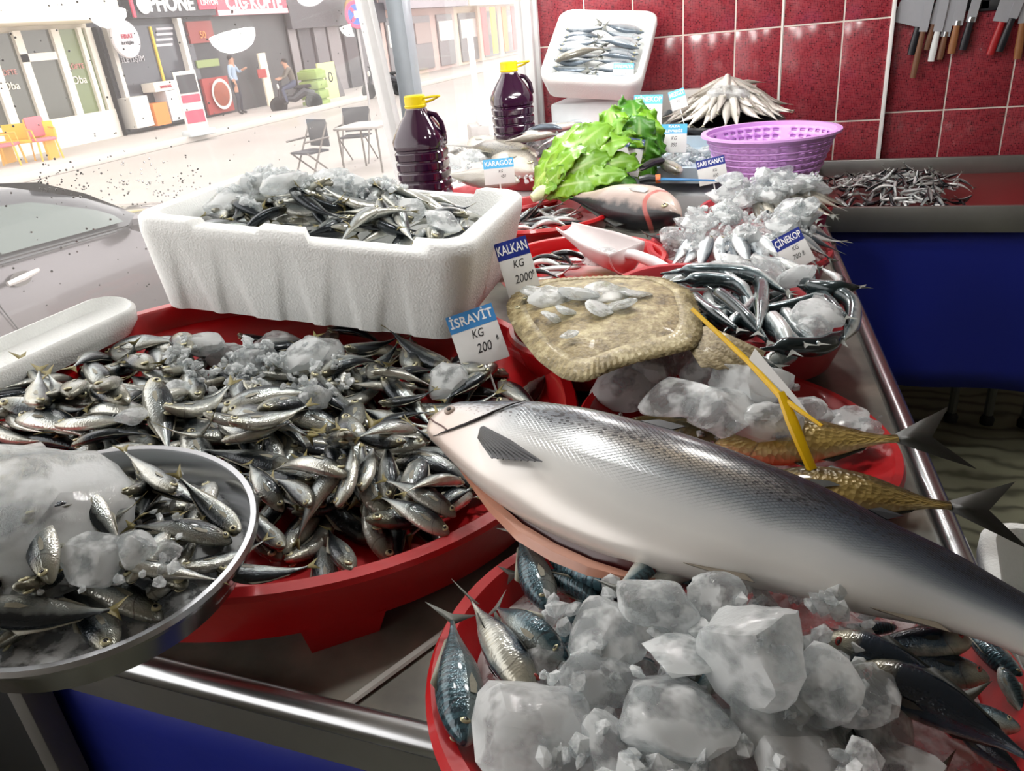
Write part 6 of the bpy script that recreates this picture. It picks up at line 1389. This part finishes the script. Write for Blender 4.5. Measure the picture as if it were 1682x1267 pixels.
# ---- street furniture
def cafe_chair(loc, rz, fm, smt, label, group=None):
    e = empty('cafe_chair', loc, (0, 0, rz)); tag(e, label, 'chair', group)
    for sx in (-1, 1):
        for sy in (-1, 1): MB().tube([(sx * .22, sy * .22, 0), (sx * .19, sy * .19, .44)] if sy < 0 else [(sx * .22, .25, 0), (sx * .2, .2, .44), (sx * .19, .27, .88)], .022, 8).build('leg', fm, e)
    MB().box(-.22, .22, -.22, .22, .41, .47, bev=.02).build('seat', smt, e); MB().box(-.19, .19, .2, .26, .5, .92, bev=.025).build('backrest', smt, e)
    for sx in (-1, 1): MB().tube([(sx * .22, -.2, .44), (sx * .24, -.18, .66), (sx * .22, .24, .68)], .018, 8).build('armrest', fm, e)
M_ow = mat('orange_wood_paint', '#e0a83c', .5); M_pk = mat('pink_seat', '#d9707a', .6)
for i, (px, py, rz, lb) in enumerate(((22, 272, 2.2, 'orange wooden armchair with a pink seat outside the cafe'), (82, 262, 1.2, 'second orange armchair with a pink back by the cafe window'))): p = onz(px, py, FZ); cafe_chair((p[0], p[1], FZ), rz, M_ow, M_pk, lb)
p = onz(54, 264, FZ); bn = empty('yellow_bench', (p[0], p[1], FZ), (0, 0, .3)); tag(bn, 'yellow bench between the orange armchairs of the cafe', 'bench')
MB().box(-.6, .6, -.2, .2, .4, .46, bev=.01).build('seat', mat('bench_yellow', '#e2b92e', .5), bn); MB().box(-.6, .6, .18, .22, .46, .8, bev=.01).build('backrest', mat('bench_yellow', '#e2b92e'), bn)
for x in (-.52, .52): MB().box(x - .03, x + .03, -.18, .18, 0, .4).build('leg', M_ow, bn)
p = onz(328, 222, FZ); ab = empty('pavement_sign', (p[0], p[1], FZ), (0, 0, PI / 2 - .4)); tag(ab, 'tall red and white pavement sign on a pale base by the phone shop', 'sign')
MB().box(-.35, .35, -.25, .25, 0, .14, bev=.04).build('base', mat('sign_base', '#c4ccd0', .5), ab); MB().box(-.28, .28, -.03, .03, .14, 1.5, bev=.01).build('board', M_wframe, ab)
for z0, z1, cm in ((1.0, 1.42, 'sign_black'), (.78, .96, 'sign_red'), (.3, .6, 'sign_red')): MB().box(-.24, .24, -.04, .04, z0, z1).build('print_block', MATS[cm], ab)
def wicker(loc, rz, label):
    e = empty('folding_chair', loc, (0, 0, rz)); tag(e, label, 'chair', 'dark chairs on the near side of the street'); mm = mat('dark_webbing', '#3c3d42', .6); fm = mat('chair_steel', '#77726e', .4, .5)
    for sx in (-1, 1): MB().tube([(sx * .24, -.25, 0), (sx * .24, .22, .85)], .014, 6).build('leg', fm, e); MB().tube([(sx * .24, .28, 0), (sx * .24, -.22, .45)], .014, 6).build('leg', fm, e); MB().tube([(sx * .26, -.24, .62), (sx * .26, .2, .64)], .016, 6).build('armrest', fm, e)
    MB().box(-.23, .23, -.22, .18, .43, .46).build('seat', mm, e); MB().box(-.24, .24, .17, .21, .5, .9).build('backrest', mm, e)
for px, py, rz, lb in ((520, 296, -.4, 'dark folding chair on the pavement behind the styrofoam box'), (592, 266, .2, 'dark folding chair beside the grey table outside')): q = onz(px, py, SZ); wicker((q[0], q[1], SZ), rz, lb)
q = onz(615, 278, SZ); tb2 = empty('street_table', (q[0], q[1], SZ)); tag(tb2, 'small grey table outside beside the dark folding chairs', 'table'); MB().box(-.4, .4, -.4, .4, .68, .72, bev=.01).build('tabletop', mat('table_grey', '#a39d99', .5), tb2)
for x in (-.35, .35):
    for y in (-.35, .35): MB().tube([(x, y, 0), (x, y, .68)], .016, 6).build('leg', mat('chair_steel', '#77726e'), tb2)
q = onz(790, 235, SZ); bz_ = empty('banner_stand', (q[0], q[1], SZ), (0, 0, PI / 2 + .5)); tag(bz_, 'white advertising banner with red letters on a grey base outside', 'banner')
MB().box(-.35, .35, -.2, .2, 0, .35, bev=.05).build('base', mat('base_grey', '#a9a4a2', .5), bz_); MB().box(-.35, .35, -.02, .02, .35, 1.9, bev=.01).build('sheet', mat('banner_white', '#ece4e2', .6), bz_)
for k, z in enumerate((1.7, 1.25, .8)):
    o = link('lettering', text_mesh('PET'[k], .4, mat('print_red', '#b0344c'), .004), bz_); o.matrix_basis = Matrix.Translation((.12, -.026, z)) @ Matrix.Rotation(PI / 2, 4, 'X')
# no-parking sign on a pole
q = onz(607, 172, FZ); np_ = empty('traffic_sign', (q[0], q[1], FZ)); tag(np_, 'round blue traffic sign with a red rim on a thin pole', 'sign')
MB().tube([(0, 0, 0), (0, 0, 2.75)], .035, 8).build('pole', mat('pole_grey', '#a7a4a6', .4), np_)
RM = Matrix.Translation((.05, -.04, 2.45)) @ Matrix.Rotation(math.radians(60), 4, 'Z') @ Matrix.Rotation(PI / 2, 4, 'X')
for nm, pr, m in (('rim', [(.27, 0), (.36, 0), (.37, .02), (.36, .04), (.27, .03)], mat('sign_rim', '#d84e74', .4)), ('plate', [(0, 0), (.27, 0), (.27, .03), (0, .03)], mat('sign_blue', '#4a6cc0', .4))): MB().lathe(pr, 28, cap=False).build(nm, m, np_).matrix_basis = RM
for a in (45, -45): MB().box(-.25, .25, -.045, .045, .03, .042).build('cross_bar', mat('sign_rim', '#d84e74'), np_).matrix_basis = RM @ Matrix.Rotation(math.radians(a), 4, 'Z')
MB().box(-.09, .09, -.09, .09, .044, .05).build('centre_mark', mat('sign_white', '#f2f2f2'), np_).matrix_basis = RM
# green crates, yellow board, scooters
q = onz(522, 178, SZ)
for k in range(4):
    o = MB().box(-.36, .36, -.28, .28, 0, .24, bev=.02).box(-.3, .3, -.22, .22, .2, .3, bev=.03).build('vegetable_crate', mat('crate_green', '#93a860', .6, var=.3, scale=6)); o.location = (q[0], q[1], SZ + k * .30); tag(o, 'pale green vegetable crate in the stack beside the yellow board', 'crate', 'green crates across the street')
q = onz(545, 168, SZ); yb = empty('yellow_board', (q[0], q[1], SZ), (0, 0, PI / 2 - .2)); tag(yb, 'pale yellow board reading 10 beside the green crates', 'sign'); MB().box(-.42, .42, -.03, .03, 0, 1.3).build('board', mat('board_yellow', '#dfe3a0', .6), yb)
o = link('lettering', text_mesh('10', .5, mat('print_black', '#33333a'), .004), yb); o.matrix_basis = Matrix.Translation((0, -.036, .8)) @ Matrix.Rotation(PI / 2, 4, 'X')
MB().prism([(.4, 0), (.75, 0), (.45, 1.2)], 'y', -.02, .02).build('brace', mat('panel_0', '#6f6b6e'), yb)
def scooter(loc, rz, label):
    e = empty('scooter', loc, (0, 0, rz)); tag(e, label, 'scooter', 'scooters across the street'); bm_ = mat('scooter_dark', '#3a3b40', .4)
    for y in (-.55, .55): MB().lathe([(.16, -.05), (.25, -.04), (.27, 0), (.25, .04), (.16, .05), (.16, -.05)], 20).build('wheel', M_dark, e).matrix_basis = Matrix.Translation((0, y, .27)) @ Matrix.Rotation(PI / 2, 4, 'Y')
    MB().tube([(0, -.6, .5), (0, -.3, .62), (0, .05, .42), (0, .3, .45)], [.1, .17, .12, .08], 10).build('body_shell', bm_, e); MB().tube([(0, .52, .3), (0, .42, .7), (0, .36, 1.0)], [.04, .07, .05], 8).build('fork', bm_, e); MB().tube([(-.32, .32, 1.03), (0, .36, 1.0), (.32, .32, 1.03)], .022, 8).build('handlebar', bm_, e)
    MB().box(-.13, .13, -.55, .0, .7, .8, bev=.04).build('seat', M_dark, e); MB().lathe([(0, 0), (.08, .01), (.09, .05), (0, .07)], 12).build('headlight', mat('lamp_white', '#e8e6e2', .3), e).matrix_basis = Matrix.Translation((0, .43, .82)) @ Matrix.Rotation(-PI / 2, 4, 'X')
q = onz(490, 185, SZ); scooter((q[0], q[1], SZ), 2.3, 'dark scooter beside the green crates with a rider'); q2 = onz(632, 160, SZ); scooter((q2[0], q2[1], SZ), 2.5, 'dark scooter parked beyond the traffic sign')
# ---- people (a few dozen pixels tall)
def person(loc, rz, J, shirt, trousers, label, hair='#2b2422'):
    names = list(J); edges = [('pelvis', 'waist'), ('waist', 'chest'), ('chest', 'neck'), ('neck', 'head'), ('head', 'crown')]
    for s in 'lr': edges += [('chest', 'sh' + s), ('sh' + s, 'el' + s), ('el' + s, 'wr' + s), ('wr' + s, 'ha' + s), ('pelvis', 'hi' + s), ('hi' + s, 'kn' + s), ('kn' + s, 'an' + s), ('an' + s, 'to' + s)]
    rad = dict(pelvis=.14, waist=.13, chest=.155, neck=.055, head=.095, crown=.07, sh=.065, el=.045, wr=.033, ha=.036, hi=.095, kn=.06, an=.042, to=.045)
    me = bpy.data.meshes.new('person'); me.from_pydata([J[n] for n in names], [(names.index(a), names.index(b)) for a, b in edges], [])
    o = bpy.data.objects.new('person', me); col.objects.link(o); sk = o.modifiers.new('skin', 'SKIN'); o.modifiers.new('sub', 'SUBSURF').levels = 2
    for i, n in enumerate(names): r = rad.get(n, rad.get(n[:2], .05)); me.skin_vertices[0].data[i].radius = (r, r * (.75 if n in ('chest', 'waist', 'pelvis') else 1))
    me.skin_vertices[0].data[names.index('pelvis')].use_root = True
    bpy.context.view_layer.update(); nm = bpy.data.meshes.new_from_object(o.evaluated_get(bpy.context.evaluated_depsgraph_get())); bpy.data.objects.remove(o)
    nm.materials.clear()
    for m in (mat('shirt' + shirt, shirt, .8), mat('trousers' + trousers, trousers, .8), mat('skin_tone', '#b98a72', .6), mat('shoe', '#2c2a2a', .6)): nm.materials.append(m)
    Jv = {n: Vector(J[n]) for n in names}
    for p in nm.polygons:
        c = p.center; k = min(Jv, key=lambda n: (Jv[n] - c).length); p.material_index = 2 if k in ('head', 'crown', 'neck') or k[:2] in ('ha', 'wr') else 1 if k == 'pelvis' or k[:2] in ('hi', 'kn') or (k[:2] == 'an' and c.z > Jv[k].z + .03) else 3 if k[:2] in ('an', 'to') else 0; p.use_smooth = True
    o = link('person', nm); o.location = loc; o.rotation_euler = (0, 0, rz); tag(o, label, 'person')
    h = Jv['head']; MB().lathe([(.070, -.04), (.088, .0), (.086, .05), (.060, .085), (.03, .098), (0, .10)], 14, cen=(h.x, h.y + .022, h.z + .02)).build('hair', mat('hair' + hair, hair, .8), o)
    for s in (-1, 1): MB().lathe([(0, .012), (.012, 0), (0, -.012)], 8, cen=(h.x + s * .035, h.y - .095, h.z + .02)).build('eye', M_dark, o)
    MB().lathe([(.016, -.02), (.012, .0), (.004, .03)], 8, cen=(h.x, h.y - .10, h.z - .01)).build('nose', mat('skin_tone', '#b98a72'), o)
    return o
stand_J = dict(pelvis=(0, 0, .93), waist=(0, 0, 1.08), chest=(0, 0, 1.32), neck=(0, -.01, 1.49), head=(0, -.03, 1.60), crown=(0, -.02, 1.68), shl=(.19, 0, 1.42), ell=(.26, -.10, 1.22), wrl=(.20, -.32, 1.30), hal=(.18, -.40, 1.33), shr=(-.19, 0, 1.42), elr=(-.25, .03, 1.15), wrr=(-.22, -.08, .93), har=(-.21, -.1, .85),
    hil=(.1, 0, .88), knl=(.11, -.03, .48), anl=(.12, .02, .09), tol=(.13, -.13, .04), hir=(-.1, 0, .88), knr=(-.12, -.03, .48), anr=(-.14, .04, .09), tor=(-.16, -.11, .04))
q = onz(398, 188, FZ); person((q[0], q[1], FZ), 1.9, stand_J, '#9fb0c4', '#3a3c46', 'person in a light blue shirt standing before the snack shop, one arm raised')
ride_J = dict(stand_J); ride_J.update(pelvis=(0, .05, .86), waist=(0, .03, 1.0), chest=(0, -.05, 1.22), neck=(0, -.1, 1.38), head=(0, -.14, 1.49), crown=(0, -.13, 1.57), shl=(.19, -.06, 1.31), ell=(.27, -.22, 1.08), wrl=(.28, -.42, 1.03), hal=(.29, -.48, 1.03), shr=(-.19, -.06, 1.31), elr=(-.27, -.22, 1.08), wrr=(-.28, -.42, 1.03), har=(-.29, -.48, 1.03),
    hil=(.1, .03, .84), knl=(.17, -.36, .74), anl=(.18, -.28, .33), tol=(.18, -.42, .29), hir=(-.1, .03, .84), knr=(-.17, -.36, .74), anr=(-.18, -.28, .33), tor=(-.18, -.42, .29))
q = onz(490, 185, SZ); person((q[0], q[1], SZ), 2.3 + PI, ride_J, '#6a645c', '#4a5064', 'person in a brown jacket sitting on the scooter by the green crates')

# ---- parked car outside the window: faces away from the camera, near door towards the shop
M_car = mat('grey_car_paint', '#625d60', .28, .5, var=.03, coat=.7); M_cglass = mat('car_glass', '#46534e', .08, .1, coat=.5, var=.0); M_ctrim = mat('car_trim', '#24262c', .3, coat=.5)
car = empty('car', (-5.33, 3.3, SZ)); tag(car, 'grey parked car close outside the shop window', 'car')
def car_section(y):
    """half outline (x, z) at length y: body side and roof"""
    zb = float(np.interp(y, [-2.2, -1.9, -.9, 0, .9, 1.4, 2.0, 2.25], [.95, 1.02, 1.03, 1.0, .96, .92, .82, .68])); wd = float(np.interp(y, [-2.2, -1.8, 0, 1.5, 2.0, 2.25], [.70, .83, .87, .85, .76, .6])); return zb, wd
P = []
for y in np.linspace(-2.2, 2.25, 40):
    zb, wd = car_section(y); P.append([(x * wd / .87, y, z) for x, z in ((-.80, .22), (-.86, .35), (-.87, .55), (-.865, .72), (-.85, zb - .1), (-.80, zb - .01), (-.60, zb + .02), (0, zb + .035), (.60, zb + .02), (.80, zb - .01), (.85, zb - .1), (.865, .72), (.87, .55), (.86, .35), (.80, .22))])
MB().grid(P).add(P[0], [tuple(range(15))]).add(P[-1], [tuple(range(15))]).build('body_shell', M_car, car, angle=.7)
RF = []
for y in np.linspace(-1.95, 1.10, 32):
    zr = float(np.interp(y, [-1.95, -1.5, -.9, -.2, .3, .7, 1.10], [1.0, 1.22, 1.36, 1.40, 1.35, 1.2, .96])); zb = car_section(y)[0]; t = max(0, (zr - zb)) / .45; wr = .82 - .24 * min(1, t); RF.append([(-.82, y, zb - .02), (-wr - .02, y, max(zb, zr - .10)), (-wr + .04, y, zr - .03), (-.3, y, zr), (.3, y, zr), (wr - .04, y, zr - .03), (wr + .02, y, max(zb, zr - .10)), (.82, y, zb - .02)])
MB().grid(RF).build('roof', M_ctrim, car, angle=.9)
for s in (-1, 1):
    for y0, y1 in ((-1.25, -.22), (-.14, .80)):
        W_ = []
        for y in np.linspace(y0, y1, 10):
            zr = float(np.interp(y, [-1.95, -1.5, -.9, -.2, .3, .7, 1.10], [1.0, 1.22, 1.36, 1.40, 1.35, 1.2, .96])); zb = car_section(y)[0]; t = max(0, zr - zb) / .45; wr = .82 - .24 * min(1, t); za, zt = zb + .015, max(zb + .03, zr - .115)
            xa = .835 - .0; xt = wr + .035; W_.append([(s * xa, y, za), (s * (xa + xt) / 2, y, (za + zt) / 2), (s * xt, y, zt)])
        MB().grid(W_).build('side_window', M_cglass, car, angle=.9)
    dh = MB().tube([(s * .90, -.22, .86), (s * .915, -.12, .87), (s * .90, 0, .88)], [.016, .02, .014], 8).build('door_handle', mat('handle_silver', '#c9c4c2', .25, .4), car)
    MB().lathe([(0, 0), (.07, .002), (.075, .01)], 16, sx=.6).build('handle_cup', mat('cup_dark', '#6a6664', .4), car).matrix_basis = Matrix.Translation((s * .868, -.11, .86)) @ Matrix.Rotation(s * PI / 2, 4, 'Y')
    MB().tube([(s * .872, -.28, .95), (s * .878, -.30, .75), (s * .878, -.22, .5), (s * .87, -.16, .3)], .004, 5).build('door_seam', M_dark, car)
    MB().tube([(s * .86, y, car_section(y)[0] - .03) for y in (-1.3, -.6, .1, .85)], .010, 6).build('belt_trim', M_ctrim, car)
    for y in (-1.35, 1.38): MB().lathe([(.0, -.09), (.18, -.1), (.21, -.09), (.31, -.08), (.32, 0), (.31, .09), (.2, .1), (0, .08)], 26).build('wheel', M_dark, car).matrix_basis = Matrix.Translation((s * .76, y, .32)) @ Matrix.Rotation(PI / 2, 4, 'Y')
    MB().tube([(s * .84, .86, .93), (s * .95, .84, .96), (s * 1.05, .84, .97)], [.03, .07, .06], 10).build('wing_mirror', M_car, car)
MB().grid([[(x, y, z) for x in (-.62, 0, .62)] for y, z in ((.42, 1.335), (.75, 1.19), (1.06, 1.0))]).build('windscreen', M_cglass, car)
MB().grid([[(x, y, z) for x in (-.58, 0, .58)] for y, z in ((-1.45, 1.26), (-1.7, 1.14), (-1.92, 1.03))]).build('rear_window', M_cglass, car)
